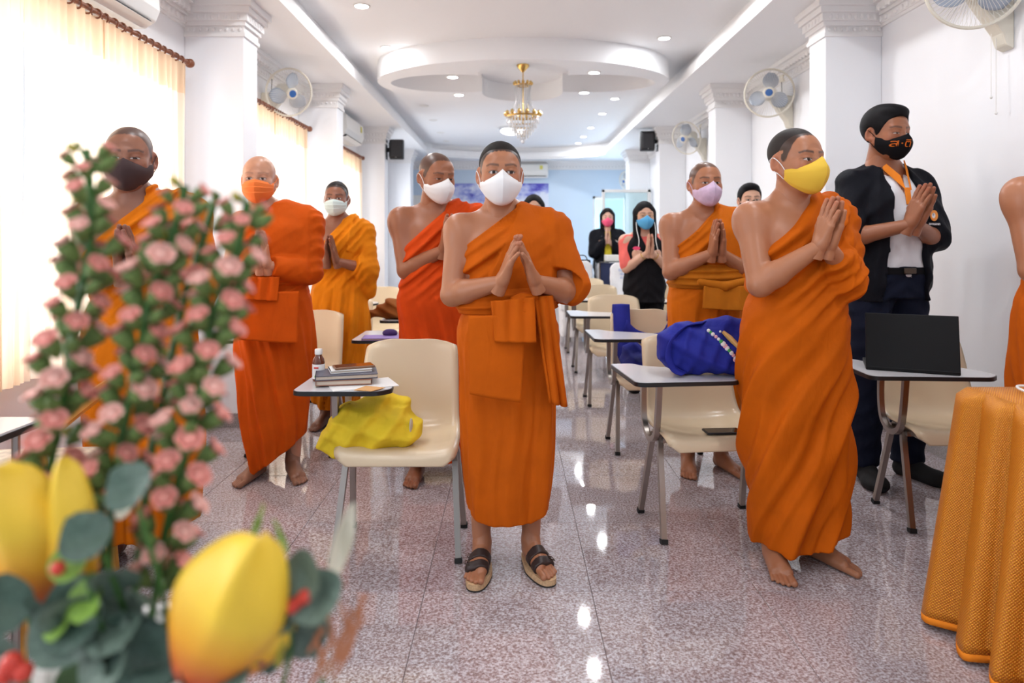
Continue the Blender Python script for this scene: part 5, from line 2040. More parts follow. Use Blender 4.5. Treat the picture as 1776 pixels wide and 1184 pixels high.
f.ell((-.08, .0, .50), (.11, .15, .075))
f.ell((-.11, .06, .55), (.07, .08, .08), .04)
X, Y, Z = f.full()
f.d = np.maximum(f.d - ridge((X + Z) * F4(70) + wob(X, Y, Z, 9, 12) * 2) * F4(.005), F4(.437) - Z).astype(F4)
V2, Q2 = f.mesh()
np_mesh('strap_bundle', V2, Q2, m_bbag, s2)
# brown robe bundle
rb = thing('folded_robe', 'brown robe bundled on a tablet behind the red-robed monk', 'robe', (-.86, 4.86, TZ))
f = Field((-.17, -.15, -.01), (.22, .17, .18), .006)
f.ell((.05, .02, .06), (.12, .10, .07))
f.cone((-.02, .0, .08), (-.125, -.04, .035), .045, .030, .03)
f.cone((.02, .0, .10), (.16, .03, .09), .05, .05, .03)
X, Y, Z = f.full()
w = wob(X, Y, Z, 33, 14)
f.d = np.maximum(f.d - ridge((X * F4(.5) + Z) * F4(95) + w * F4(3)) * F4(.008), F4(.001) - Z).astype(F4)
V2, Q2 = f.mesh()
np_mesh('bundle', V2, Q2, cloth_mat('brown_robe_cloth', (.26, .085, .02), .8), rb)
# laptop
lp_ = thing('laptop', 'open black laptop seen from behind on the right tablet', 'laptop', (1.705, 2.90, TZ), math.radians(-24))
m_lap = mat('black_laptop', (.006, .006, .0065), .5, spec=.25)
m_key = mat('dark_keys', (.02, .02, .022), .5)
MB().box(-.175, .175, -.005, .235, .0, .017).build('base', m_lap, lp_, smooth=False, bevel=.004)
kb = MB()
for i in range(12):
    for j in range(5):
        kb.box(-.155 + i * .026, -.155 + i * .026 + .021, .035 + j * .026, .035 + j * .026 + .021, .016, .0195)
tag(kb.build('keyboard', m_key, lp_, smooth=False), None, None, kind='stuff')
sc_ = MB().box(-.175, .175, -.004, .004, .0, .235)
sc_.xf(Matrix.Translation((0, .0, .012)) @ Matrix.Rotation(math.radians(-12), 4, 'X'))
lid = sc_.build('lid', m_lap, lp_, smooth=False, bevel=.003)
# ------------------------------------------------------------------ gold-clothed table
def brocade():
    m = bpy.data.materials.new('gold_brocade')
    m.use_nodes = True
    nt = m.node_tree
    b = nt.nodes['Principled BSDF']
    uv = nt.nodes.new('ShaderNodeUVMap')
    uv.uv_map = 'UVMap'
    def wave(ax, ay):
        mp = nt.nodes.new('ShaderNodeMapping')
        mp.inputs['Rotation'].default_value = (0, 0, math.radians(ax))
        mp.inputs['Scale'].default_value = (ay, ay, ay)
        nt.links.new(uv.outputs[0], mp.inputs[0])
        w = nt.nodes.new('ShaderNodeTexWave')
        w.inputs['Scale'].default_value = 1.0
        w.inputs['Distortion'].default_value = .3
        w.inputs['Detail'].default_value = 0
        nt.links.new(mp.outputs[0], w.inputs[0])
        return w.outputs['Fac']
    mm = nt.nodes.new('ShaderNodeMath')
    mm.operation = 'MULTIPLY'
    nt.links.new(wave(38, 52), mm.inputs[0])
    nt.links.new(wave(-38, 52), mm.inputs[1])
    r = nt.nodes.new('ShaderNodeValToRGB')
    r.color_ramp.elements[0].position = .12
    r.color_ramp.elements[0].color = (.52, .13, .003, 1)
    r.color_ramp.elements[1].position = .34
    r.color_ramp.elements[1].color = (.80, .38, .03, 1)
    nt.links.new(mm.outputs[0], r.inputs[0])
    nt.links.new(r.outputs[0], b.inputs['Base Color'])
    mr = nt.nodes.new('ShaderNodeMapRange')
    mr.inputs['From Min'].default_value = .12
    mr.inputs['From Max'].default_value = .34
    mr.inputs['To Min'].default_value = .05
    mr.inputs['To Max'].default_value = .55
    nt.links.new(mm.outputs[0], mr.inputs[0])
    nt.links.new(mr.outputs[0], b.inputs['Metallic'])
    b.inputs['Roughness'].default_value = .45
    n = nt.nodes.new('ShaderNodeTexNoise')
    n.inputs['Scale'].default_value = 260
    nt.links.new(uv.outputs[0], n.inputs[0])
    bp = nt.nodes.new('ShaderNodeBump')
    bp.inputs['Strength'].default_value = .5
    bp.inputs['Distance'].default_value = .004
    ad = nt.nodes.new('ShaderNodeMath')
    ad.operation = 'ADD'
    nt.links.new(n.outputs['Fac'], ad.inputs[0])
    nt.links.new(mm.outputs[0], ad.inputs[1])
    nt.links.new(ad.outputs[0], bp.inputs['Height'])
    nt.links.new(bp.outputs[0], b.inputs['Normal'])
    return m
m_broc = brocade()
TBX, TBY, TBZ = 1.49, 2.23, .78
tbl = thing('draped_table', 'table draped in pleated gold brocade at the right edge', 'table', (0, 0, 0))
MB().box(TBX + .01, 2.20, .55, TBY - .01, TBZ - .03, TBZ - .004).build('table_top', mat('plain_wood', (.35, .2, .1), .5), tbl, smooth=False)
for (x, y) in ((TBX + .06, .62), (2.14, .62), (TBX + .06, TBY - .07), (2.14, TBY - .07)):
    MB().tube([(x, y, 0), (x, y, TBZ - .03)], .018, 8).build('leg', m_chrome, tbl)
def uvgrid(G, name, m_, parent, su, sv, solid=.003):
    r, c = len(G), len(G[0])
    o = MB().grid(G).build(name, m_, parent, angle=180, solid=solid)
    me = o.data
    uvl = me.uv_layers.new(name='UVMap')
    # arc-length coordinates
    U = [0.0]
    for j in range(1, c):
        U.append(U[-1] + (Vector(G[r // 2][j]) - Vector(G[r // 2][j - 1])).length)
    Vv = [0.0]
    for i in range(1, r):
        Vv.append(Vv[-1] + (Vector(G[i][c // 2]) - Vector(G[i - 1][c // 2])).length)
    co = {}
    for i in range(r):
        for j in range(c):
            co[i * c + j] = (U[j], Vv[i])
    for l in me.loops:
        uvl.data[l.index].uv = co[l.vertex_index]
    return o
# top sheet
G = [[Vector((TBX + (2.22 - TBX) * j / 12, TBY - (TBY - .5) * i / 20, TBZ + .002)) for j in range(13)] for i in range(21)]
uvgrid(G, 'cloth_top', m_broc, tbl, 1, 1)
# pleated skirt: far end (from right to corner) then along the aisle side
path = []
Ls = []
for k in range(61):
    path.append((2.22 - (2.22 - TBX) * k / 60, TBY, 0, 1))
for k in range(1, 221):
    path.append((TBX, TBY - (TBY - .5) * k / 220, -1, 0))
dist = 0
G = [[] for _ in range(31)]
prev = None
PLEAT = .125
for (x, y, nx, ny) in path:
    if prev:
        dist += math.hypot(x - prev[0], y - prev[1])
    prev = (x, y)
    ph = ((dist - .70) / PLEAT) % 1.0
    # knife pleat: gentle rise then a sharp tuck
    prof = math.sin(ph / .86 * PI * .5) if ph < .86 else 1 - (ph - .86) / .14
    for i in range(31):
        v = i / 30
        out = (.008 + .055 * v) + prof * (.032 + .045 * v)
        if v < .03:
            out *= v / .03
        cc = max(0, 1 - min(abs(x - TBX), 1) / .2) * max(0, 1 - abs(y - TBY) / .2)
        ox, oy = nx * out, ny * out
        if cc > 0 and (nx == -1):
            oy += cc * out * .7
        if cc > 0 and (ny == 1):
            ox -= cc * out * .7
        z = TBZ + .002 - (TBZ - .035) * v + .006 * math.sin(dist * 40) * v
        G[i].append(Vector((x + ox, y + oy, z)))
uvgrid(G, 'cloth_skirt', m_broc, tbl, 1, 1)
Gh = [[p + Vector((0, 0, 0)) for p in G[30]], [p + Vector((0, 0, -.022)) for p in G[30]]]
MB().grid(Gh).build('cloth_hem', cloth_mat('orange_hem_cloth', (.80, .24, .02)), tbl, angle=180, solid=.004)
# white cable on the table
tag(MB().tube(cr([(1.66, 2.02, TBZ + .008), (1.60, 2.07, TBZ + .012), (1.585, 2.13, TBZ + .02), (1.62, 2.17, TBZ + .02), (1.70, 2.17, TBZ + .012), (1.85, 2.12, TBZ + .008)], 26), .004, 8).build('white_cable', m_whitepl), 'white cable curled on the gold tablecloth', 'cable')
# ------------------------------------------------------------------ curtains, fans, lamps and other fittings
def sheer(name, c, tr):
    m = bpy.data.materials.new(name)
    m.use_nodes = True
    nt = m.node_tree
    nt.nodes.remove(nt.nodes['Principled BSDF'])
    out = nt.nodes['Material Output']
    d = nt.nodes.new('ShaderNodeBsdfDiffuse')
    d.inputs[0].default_value = (*c, 1)
    t = nt.nodes.new('ShaderNodeBsdfTranslucent')
    t.inputs[0].default_value = (*c, 1)
    tp = nt.nodes.new('ShaderNodeBsdfTransparent')
    tp.inputs[0].default_value = (1, .97, .92, 1)
    a = nt.nodes.new('ShaderNodeMixShader')
    a.inputs[0].default_value = .62
    nt.links.new(d.outputs[0], a.inputs[1])
    nt.links.new(t.outputs[0], a.inputs[2])
    b = nt.nodes.new('ShaderNodeMixShader')
    b.inputs[0].default_value = tr
    nt.links.new(a.outputs[0], b.inputs[1])
    nt.links.new(tp.outputs[0], b.inputs[2])
    nt.links.new(b.outputs[0], out.inputs[0])
    return m
m_sheer = sheer('peach_sheer_cloth', (.90, .77, .64), .07)
m_drape = sheer('beige_curtain_cloth', (.80, .60, .42), .0)
m_rod = mat('brown_wood_rod', (.22, .075, .035), .4)
RODX, RODZ = XL + .13, 2.40

def curtain(label, ya, yb, nf, m_=None, z1=RODZ - .02, z0=.66, x=RODX, name='sheer_curtain', amp=.022):
    t = thing(name, label, 'curtain', (0, 0, 0))
    G = []
    n = max(40, nf * 12)
    nz = 26
    r = random.Random(int(ya * 100))
    ph = [r.uniform(-.6, .6) for _ in range(nf + 2)]
    for i in range(nz + 1):
        v = i / nz
        row = []
        for j in range(n + 1):
            u = j / n
            y = ya + (yb - ya) * u
            k = u * nf
            a = amp * (.55 + .6 * v) * (1 + .3 * math.sin(k * 1.7))
            if v < .10:
                a *= .75
            dx = a * math.sin(2 * PI * k + ph[int(k)] * v) + .006 * math.sin(2 * PI * k * .37 + 4 * v)
            row.append(Vector((x + dx, y + .012 * math.sin(2 * PI * k * .5 + 3 * v) * v, z1 + (z0 - z1) * v)))
        G.append(row)
    hi = 3
    MB().grid(G[hi:]).build('curtain_cloth', m_ or m_sheer, t, angle=180)
    MB().grid(G[:hi + 1]).build('pleated_header', m_drape, t, angle=180)
    return t

ring_me = None
def rod(label, ya, yb):
    t = thing('curtain_rod', label, 'curtain rod', (0, 0, 0))
    MB().tube([(RODX, ya, RODZ), (RODX, yb, RODZ)], .0125, 12).build('pole', m_rod, t)
    for (y, s_) in ((ya, -1), (yb, 1)):
        MB().lathe([(.0125, 0), (.020, .004), (.020, .010), (.014, .016), (.024, .026), (.030, .040), (.026, .056), (.012, .066), (.0, .068)], (RODX, y, RODZ), (0, s_, 0), 16).build('finial', m_rod, t)
    global ring_me
    if ring_me is None:
        ring_me = MB().tube([(.023 * math.cos(q), 0, .023 * math.sin(q)) for q in [2 * PI * k / 14 for k in range(14)]], .0045, 6, closed=True).mesh('ring', m_rod)
    n = int((yb - ya) / .075)
    for k in range(n):
        o = bpy.data.objects.new('ring', ring_me)
        COL.objects.link(o)
        o.parent = t
        o.location = (RODX, ya + .04 + (yb - ya - .08) * (k + .5) / n, RODZ - .008)
        o.rotation_euler = (0, 0, .35 * math.sin(k * 2.3))
    for y in (ya + .12, yb - .12):
        MB().tube([(XL, y, RODZ), (RODX, y, RODZ)], .008, 8).build('bracket', m_rod, t)
    return t
rod('brown ringed curtain rod over the nearest left window', 2.46, 4.36)
rod('brown ringed curtain rod over the second left window', 4.95, 6.98)
rod('brown ringed curtain rod over the third left window', 7.44, 9.5)
curtain('sheer peach curtain near half of the nearest window', 2.90, 3.47, 9)
curtain('sheer peach curtain far half of the nearest window', 3.465, 4.34, 12)
curtain('sheer peach curtain near half of the second window', 4.99, 5.98, 12)
curtain('sheer peach curtain far half of the second window', 5.97, 6.94, 12)
curtain('sheer peach curtain near half of the third window', 7.48, 8.45, 12)
curtain('sheer peach curtain far half of the third window', 8.44, 9.46, 12)
curtain('opaque beige curtain stack at the left edge of frame', 2.47, 2.88, 7, m_drape, x=RODX + .02, name='beige_curtain', amp=.018)

# air conditioners on the wall
def aircon(label, loc, rz, w=.95):
    t = thing('air_conditioner', label, 'air conditioner', loc, rz)
    # profile in (depth d towards room = -Y, z)
    pr = [(0, 0), (0, .29), (.16, .29), (.205, .26), (.215, .10), (.19, .04), (.13, .0)]
    n = len(pr)
    b = MB()
    vs_ = [(-w / 2, -d, z) for d, z in pr] + [(w / 2, -d, z) for d, z in pr]
    b.add(vs_, [tuple(range(n)), tuple(range(2 * n - 1, n - 1, -1))] + [(i, i + n, (i + 1) % n + n, (i + 1) % n) for i in range(n)])
    b.build('casing', m_whitepl, t, smooth=False, bevel=.008)
    MB().box(-w * .44, w * .44, -.196, -.128, .008, .018, rot=(-.45, 0, 0)).build('air_outlet', m_black, t, smooth=False)
    for k in range(2):
        MB().box(-w * .44, w * .44, -.205 + k * .035, -.175 + k * .035, -.004 + .010 * (1 - k), .0 + .010 * (1 - k), rot=(-.55, 0, 0)).build('louver', m_whitepl, t, smooth=False)
    MB().box(w * .30, w * .37, -.2175, -.214, .16, .235).build('rating_sticker', mat('yellow_sticker', (.75, .68, .15), .5), t, smooth=False)
    return t
aircon('white wall air conditioner above the nearest window', (XL, 3.36, 2.455), PI / 2, 1.02)
aircon('white wall air conditioner above the third window', (XL, 8.75, 2.52), PI / 2)
aircon('white wall air conditioner on the blue far wall', (.33, YB, 2.52), 0, .85)

# wall fans
m_fan = mat('cream_fan_plastic', (.72, .68, .58), .35)
m_blade = mat('smoky_blue_blade', (.42, .48, .58), .25, alpha=.75)
m_grill = mat('white_wire', (.74, .72, .66), .35)
m_hub = mat('blue_hub', (.04, .13, .38), .3)
m_cord = mat('dark_cord', (.05, .05, .06), .6)
def wall_fan(label, wall, loc, face, cord=True, R=.205):
    """loc = bracket point on the wall; face = direction the fan looks"""
    t = thing('wall_fan', label, 'fan', loc)
    sg = 1 if wall == 'left' else -1
    # bracket: tapered wedge hanging on the wall
    b = MB()
    pr = [(0, .04), (.17, .04), (.19, .0), (.17, -.03), (.06, -.18), (.04, -.24), (0, -.26)]
    n = len(pr)
    w = .045
    vs_ = [(sg * d, -w, z) for d, z in pr] + [(sg * d, w, z) for d, z in pr]
    b.add(vs_, [tuple(range(n)), tuple(range(2 * n - 1, n - 1, -1))] + [(i, i + n, (i + 1) % n + n, (i + 1) % n) for i in range(n)])
    b.build('bracket', m_fan, t, smooth=False, bevel=.01)
    d = Vector(face).normalized()
    c0 = Vector((sg * .20, 0, .06))
    MB().lathe([(.03, -.10), (.055, -.085), (.062, -.04), (.062, .02), (.05, .04)], c0, d, 20).build('motor_housing', m_fan, t)
    MB().tube([(sg * .16, 0, .02), tuple(c0)], .03, 10).build('neck', m_fan, t)
    c = c0 + d * .09
    a, bb_ = basis(d)
    g_ = MB()
    for k in range(60):
        q = 2 * PI * k / 60
        e = a * math.cos(q) + bb_ * math.sin(q)
        g_.tube([c + d * .065 + e * .045, c + d * .055 + e * R * .7, c + d * .02 + e * R], .0011, 4, caps=False)
        g_.tube([c - d * .055 + e * .055, c - d * .045 + e * R * .75, c - d * .005 + e * R], .0011, 4, caps=False)
    tag(g_.build('wire_grille', m_grill, t), None, None, kind='stuff')
    MB().tube([c + (a * math.cos(q) + bb_ * math.sin(q)) * R for q in [2 * PI * k / 48 for k in range(48)]], .009, 8, closed=True).build('rim', m_fan, t)
    for k in range(3):
        q0 = 2 * PI * k / 3 + .4
        G = []
        for i in range(9):
            r_ = .03 + (R * .86 - .03) * i / 8
            row = []
            for j in range(7):
                q = q0 + (j / 6 - .5) * (1.35 * math.sin(PI * min(1, .25 + i / 8 * .68)))
                row.append(c + (a * math.cos(q) + bb_ * math.sin(q)) * r_ + d * ((j / 6 - .5) * .05))
            G.append(row)
        MB().grid(G).build('blade', m_blade, t, angle=180, solid=.003)
    hb = MB().lathe([(.048, .060), (.048, .070), (.042, .076), (.0, .079)], c, d, 24).build('hub_ring', m_fan, t)
    MB().lathe([(.032, .075), (.030, .081), (0, .083)], c, d, 20).build('hub_badge', m_hub, hb)
    if cord:
        bx = MB().box(min(0, sg * .035), max(0, sg * .035), .11, .19, .20, .28).build('socket_box', m_cream, t, smooth=False, bevel=.004)
        MB().tube(cr([(sg * .03, .15, .20), (sg * .03, .145, .15), (sg * .02, .16, .09), (sg * .03, .10, .06), (sg * .03, .03, .03)], 16), .004, 6).build('power_cord', m_cord, t)
    return t
wall_fan('cream wall fan over the left second window', 'left', (XL, 6.05, 2.52), (.62, -.70, -.30))
wall_fan('cream wall fan above the yellow-masked monk on right wall', 'right', (XR, 6.08, 2.50), (-.35, -.92, -.12))
wall_fan('cream wall fan deeper down the right wall', 'right', (XR, 8.75, 2.52), (-.72, -.62, -.28))
wall_fan('cream wall fan at the top right corner with pull cords', 'right', (XR, 3.43, 2.47), (-.30, -.93, -.10), R=.215)
wall_fan('small wall fan in the far right corner', 'right', (XR, 13.2, 2.35), (-.8, -.55, -.2), cord=False, R=.18)
pcd = thing('fan_pull_cord', 'pair of thin white pull cords hanging below the top right fan', 'cord', (2.42, 3.44, 0))
for (dx, zb_) in ((0, 1.98), (.025, 1.90)):
    o = MB().tube([(dx, 0, 2.30), (dx, 0, zb_)], .0018, 5).ball((dx, 0, zb_), .007, 8).build('cord', m_whitepl, pcd)

# loudspeakers
def speaker(label, loc, rz, sg):
    t = thing('wall_speaker', label, 'speaker', loc, rz)
    f = MB()
    P_ = []
    for (w, y, z0, z1) in ((.085, .09, -.12, .12), (.105, 0, -.145, .145), (.100, -.06, -.14, .14), (.088, -.085, -.125, .125)):
        P_.append([(-w, y, z0), (w, y, z0), (w, y, z1), (-w, y, z1)])
    vs_ = [p for r in P_ for p in r]
    fs = [(0, 1, 2, 3), (15, 14, 13, 12)]
    for i in range(3):
        for j in range(4):
            k = (j + 1) % 4
            fs.append((i * 4 + j, (i + 1) * 4 + j, (i + 1) * 4 + k, i * 4 + k))
    f.add(vs_, fs).build('cabinet', m_black, t, bevel=.018, angle=60)
    MB().box(-.075, .075, -.094, -.082, -.105, .115).build('grille', mat('speaker_mesh', (.03, .03, .034), .6, bump=(900, .8, .002)), t, smooth=False, bevel=.01)
    MB().ball((0, -.094, -.118), .006, 8).build('badge', m_chrome, t)
    MB().box(sg * .105 - .012, sg * .105 + .012, .0, .05, -.10, .10).build('bracket_arm', m_black, t, smooth=False)
    MB().box(min(sg * .117, sg * .145), max(sg * .117, sg * .145), .01, .04, -.03, .03).build('bracket_stem', m_black, t, smooth=False)
    MB().box(sg * .150 - .005, sg * .150 + .005, -.03, .08, -.14, .14).build('wall_plate', m_black, t, smooth=False)
    return t
speaker('black loudspeaker on the left wall pilaster', (XLI + .155, 9.86, 2.56), 0, -1)
speaker('black loudspeaker on the right wall pilaster', (XRI - .155, 9.86, 2.68), 0, 1)

# downlights
m_lampon = mat('lit_lamp_disc', (1, 1, 1), .5, emit=(.97, .98, 1), estr=14)
m_lampoff = mat('unlit_lamp_disc', (.80, .79, .77), .4)
def downlight(x, y, z, on, label, group, power=6):
    t = thing('downlight', label, 'ceiling light', (x, y, z), 0, group)
    MB().lathe([(.066, -.001), (.066, -.005), (.052, -.008), (.050, -.001)], n=28).build('trim_ring', m_whitepl, t)
    MB().lathe([(.050, -.002), (.048, -.004), (0, -.0045)], n=24).build('lamp_disc', m_lampon if on else m_lampoff, t)
    if on:
        l = bpy.data.lights.new('lamp', 'AREA')
        l.shape = 'DISK'
        l.size = .09
        l.energy = power
        l.color = (.95, .975, 1)
        lo_ = bpy.data.objects.new('lamp', l)
        COL.objects.link(lo_)
        lo_.parent = t
        lo_.location = (0, 0, -.012)
DL = [(-1.15, 5.26, ZU, 1, 'lit downlight nearest the camera on the left of the tray'), (-1.16, 6.40, ZU, 1, 'lit downlight just left of the dropped oval'), (1.37, 6.10, ZU, 1, 'lit downlight just right of the dropped oval, nearest on that side'),
      (1.33, 8.73, ZU, 1, 'lit downlight right of tray, first beyond the oval'), (1.31, 9.78, ZU, 1, 'lit downlight right of tray, second beyond the oval'), (1.29, 11.0, ZU, 1, 'lit downlight right of tray, third beyond the oval'),
      (1.27, 11.95, ZU, 1, 'lit downlight right of tray, fourth beyond the oval'), (1.26, 12.75, ZU, 1, 'lit downlight right of tray, last before the arc'),
      (-1.17, 9.2, ZU, 0, 'unlit downlight left of tray, first beyond the oval'), (-1.17, 10.3, ZU, 0, 'unlit downlight left of tray, second beyond the oval'), (-1.18, 11.5, ZU, 0, 'unlit downlight left of tray, third beyond the oval'), (-1.18, 12.5, ZU, 0, 'unlit downlight left of tray, last before the arc'),
      (-.575, 6.74, zb, 1, 'lit downlight on the oval, near left'), (-.575, 7.58, zb, 1, 'lit downlight on the oval, far left'), (.80, 6.56, zb, 1, 'lit downlight on the oval, near right'), (.80, 7.46, zb, 1, 'lit downlight on the oval, far right')]
for (x, y, z, on, lab) in DL:
    downlight(x, y, z, on, lab, None)
# extra unseen downlights, added to light the front of the hall
for (x, y) in ((1.37, 4.9), (-1.15, 4.0), (1.37, 3.7), (-1.15, 2.8), (1.37, 2.5), (-1.15, 1.4), (1.37, 1.2), (-1.15, 0), (1.37, 0), (-1.15, -1.4), (1.37, -1.4)):
    downlight(x, y, ZU, 1, 'added unseen downlight lighting the front of the hall, above the frame', 'added downlights above the frame')
# flush lamp behind the chandelier
fl_ = thing('flush_lamp', 'round flush ceiling lamp behind the chandelier', 'ceiling light', (.02, 11.0, ZU))
MB().lathe([(.21, 0), (.21, -.035), (.19, -.045)], n=32).build('lamp_base', m_chrome, fl_)
MB().lathe([(.19, -.035), (.18, -.075), (.12, -.105), (0, -.118)], n=32).build('lamp_bowl', mat('lit_opal_glass', (1, 1, 1), .4, emit=(1, .98, .95), estr=3.0), fl_)

# chandelier
ch = thing('chandelier', 'gold and crystal chandelier hanging from the oval recess', 'chandelier', (OC[0], OC[1], 0))
m_crys = mat('cut_crystal', (.86, .86, .88), .05, spec=.9, coat=.5)
m_crys.node_tree.nodes['Principled BSDF'].inputs['Transmission Weight'].default_value = .35
MB().lathe([(.065, ZU), (.062, ZU - .02), (.035, ZU - .05), (.012, ZU - .075)], n=24).build('canopy', m_gold, ch)
MB().tube([(0, 0, ZU - .07), (0, 0, 2.45)], .006, 8).build('stem', m_gold, ch)
tc_ = MB().tube([(.082 * math.cos(q), .082 * math.sin(q), 2.855) for q in [2 * PI * k / 24 for k in range(24)]], .007, 6, closed=True)
for k in range(12):
    q = 2 * PI * k / 12
    tc_.ball((.09 * math.cos(q), .09 * math.sin(q), 2.875), (.015, .015, .020), 6)
    tc_.tube([(0, 0, 2.86), (.082 * math.cos(q), .082 * math.sin(q), 2.855)], .003, 4)
tc_.build('top_crown', m_gold, ch)
mc = MB().tube([(.165 * math.cos(q), .165 * math.sin(q), 2.535) for q in [2 * PI * k / 32 for k in range(32)]], .009, 6, closed=True)
for k in range(14):
    q = 2 * PI * k / 14
    mc.ball((.178 * math.cos(q), .178 * math.sin(q), 2.56), (.020, .020, .028), 6)
    mc.tube([(0, 0, 2.50), (.165 * math.cos(q), .165 * math.sin(q), 2.535)], .003, 4)
mc.build('gold_ring', m_gold, ch)
bead = MB().ball((0, 0, 0), .0065, 6, 0, 4)
for k in range(22):
    q = 2 * PI * k / 22
    b = MB()
    for i in range(24):
        v = i / 23
        r_ = .082 + (.150 - .082) * (v ** 2.6) - .016 * math.sin(PI * v)
        b.ball((r_ * math.cos(q), r_ * math.sin(q), 2.85 - .30 * v), .0062, 6, 0, 4)
    b.build('bead_strand', m_crys, ch)
for tier, (r_, z, L, n) in enumerate(((.165, 2.52, .06, 30), (.140, 2.475, .06, 26), (.112, 2.43, .055, 20), (.084, 2.39, .05, 16), (.056, 2.355, .045, 12), (.028, 2.325, .04, 7))):
    b = MB()
    for k in range(n):
        q = 2 * PI * k / n
        x, y = r_ * math.cos(q), r_ * math.sin(q)
        b.ball((x, y, z), .006, 6, 0, 4)
        b.lathe([(0, 0), (.008, -L * .35), (.0085, -L * .6), (0, -L)], (x, y, z - .006), (0, 0, 1), 5)
    b.build('crystal_tier', m_crys, ch, angle=20)
    MB().tube([(r_ * math.cos(q), r_ * math.sin(q), z + .006) for q in [2 * PI * k / 24 for k in range(24)]], .0035, 5, closed=True).build('tier_hoop', m_gold, ch)
MB().ball((0, 0, 2.275), .022, 12).build('crystal_drop', m_crys, ch)
for k in range(5):
    q = 2 * PI * k / 5
    x, y = .05 * math.cos(q), .05 * math.sin(q)
    MB().lathe([(.010, 0), (.010, .06), (.013, .07), (.010, .10), (0, .12)], (x, y, 2.55), n=10).build('candle_tube', mat('ivory_candle', (.85, .74, .52), .4), ch)

# poster with clouds on the far wall
def poster_mat():
    m = bpy.data.materials.new('cloud_print')
    m.use_nodes = True
    nt = m.node_tree
    b = nt.nodes['Principled BSDF']
    tc = nt.nodes.new('ShaderNodeTexCoord')
    mp = nt.nodes.new('ShaderNodeMapping')
    mp.inputs['Scale'].default_value = (1.6, 1, 2.6)
    nt.links.new(tc.outputs['Object'], mp.inputs[0])
    n = nt.nodes.new('ShaderNodeTexNoise')
    n.inputs['Scale'].default_value = 1.2
    n.inputs['Detail'].default_value = 7
    n.inputs['Roughness'].default_value = .6
    nt.links.new(mp.outputs[0], n.inputs['Vector'])
    sx = nt.nodes.new('ShaderNodeSeparateXYZ')
    nt.links.new(tc.outputs['Object'], sx.inputs[0])
    a = nt.nodes.new('ShaderNodeMath')
    a.operation = 'MULTIPLY_ADD'
    a.inputs[1].default_value = -.40
    nt.links.new(sx.outputs[2], a.inputs[0])
    nt.links.new(n.outputs['Fac'], a.inputs[2])
    r = nt.nodes.new('ShaderNodeValToRGB')
    e = r.color_ramp.elements
    e[0].position, e[0].color = .25, (.055, .045, .42, 1)
    e[1].position, e[1].color = .45, (.70, .74, .86, 1)
    x = e.new(.33)
    x.color = (.26, .30, .68, 1)
    nt.links.new(a.outputs[0], r.inputs[0])
    nt.links.new(r.outputs[0], b.inputs['Base Color'])
    b.inputs['Roughness'].default_value = .4
    return m
tag(MB().box(-1.0, 1.0, -.012, 0, -.62, .48).build('cloud_poster', poster_mat(), None, loc=(-.23, YB - .001, 1.93), smooth=False), 'blue-violet poster of white clouds on the far wall', 'poster')
tag(MB().box(-.13, .13, -.012, 0, -.15, .15).build('white_notice', m_whitepl, None, loc=(-1.92, YB - .001, 2.02), smooth=False), 'white notice board on the far wall by the left speaker', 'sign')

# gilded armchair behind the flowers
ac = thing('gilded_bench', 'gilded low bench with scroll arms and cream floral cushion behind the flowers', 'bench', (-1.76, 2.29, 0), math.radians(6))
m_gwood = mat('gilded_wood', (.62, .30, .06), .35, .35)
m_gwood2 = mat('red_brown_wood', (.42, .13, .03), .4)
f = Field((-.30, -.30, .36), (.30, .28, .52), .008)
f.put((-.26, -.26, .38), (.26, .24, .48), lambda X, Y, Z: np.maximum(np.maximum(np.abs(X) - F4(.235), np.abs(Y) - F4(.225)), np.abs(Z - F4(.44)) - F4(.035)))
f.d -= F4(.018)
V, Q = f.mesh()
np_mesh('seat_cushion', V, Q, mat('cream_floral_cloth', (.72, .64, .52), .8, vary=(22, .3)), ac)
MB().box(-.29, .29, -.29, -.25, .33, .385).box(-.29, .29, .24, .28, .33, .385).box(-.29, -.25, -.29, .28, .33, .385).box(.25, .29, -.29, .28, .33, .385).build('seat_rail', m_gwood2, ac, smooth=False, bevel=.006)
for sx in (-1, 1):
    MB().tube(cr([(sx * .28, .26, .72), (sx * .29, .05, .70), (sx * .29, -.18, .66), (sx * .29, -.24, .64)], 14), .026, 8).build('arm_rest', m_gwood, ac)
    sp = []
    for k in range(40):
        q = k / 39 * 3.4 * PI
        r_ = .062 * (1 - k / 48)
        sp.append((sx * .29, -.245 + r_ * math.cos(q + 1.2), .575 + r_ * math.sin(q + 1.2)))
    MB().tube(sp, [.020 * (1 - k / 70) for k in range(40)], 8).build('arm_scroll', m_gwood, ac)
    MB().tube([(sx * .29, -.25, .38), (sx * .29, -.245, .575)], .028, 8).build('arm_post', m_gwood2, ac)
    MB().tube(cr([(sx * .27, -.27, .34), (sx * .275, -.285, .2), (sx * .265, -.265, .06), (sx * .27, -.29, 0)], 10), [.028, .027, .025, .024, .022, .021, .02, .02, .022, .024], 8).build('leg', m_gwood, ac)
    MB().tube([(sx * .26, .26, .34), (sx * .27, .30, 0)], .022, 8).build('leg', m_gwood, ac)
# side table with a dark edge in front of it
stb = thing('side_table', 'small white-topped table with dark edge at the left edge', 'table', (-1.58, 1.93, 0))
MB().box(-.20, .20, -.13, .10, .715, .732).build('table_edge', m_edge, stb, smooth=False)
MB().box(-.197, .197, -.127, .097, .732, .738).build('table_top', m_lam, stb, smooth=False)
for sx in (-.17, .13):
    for yy in (-.10, .07):
        MB().tube([(sx, yy, 0), (sx, yy, .715)], .011, 6).build('leg', m_tube, stb)
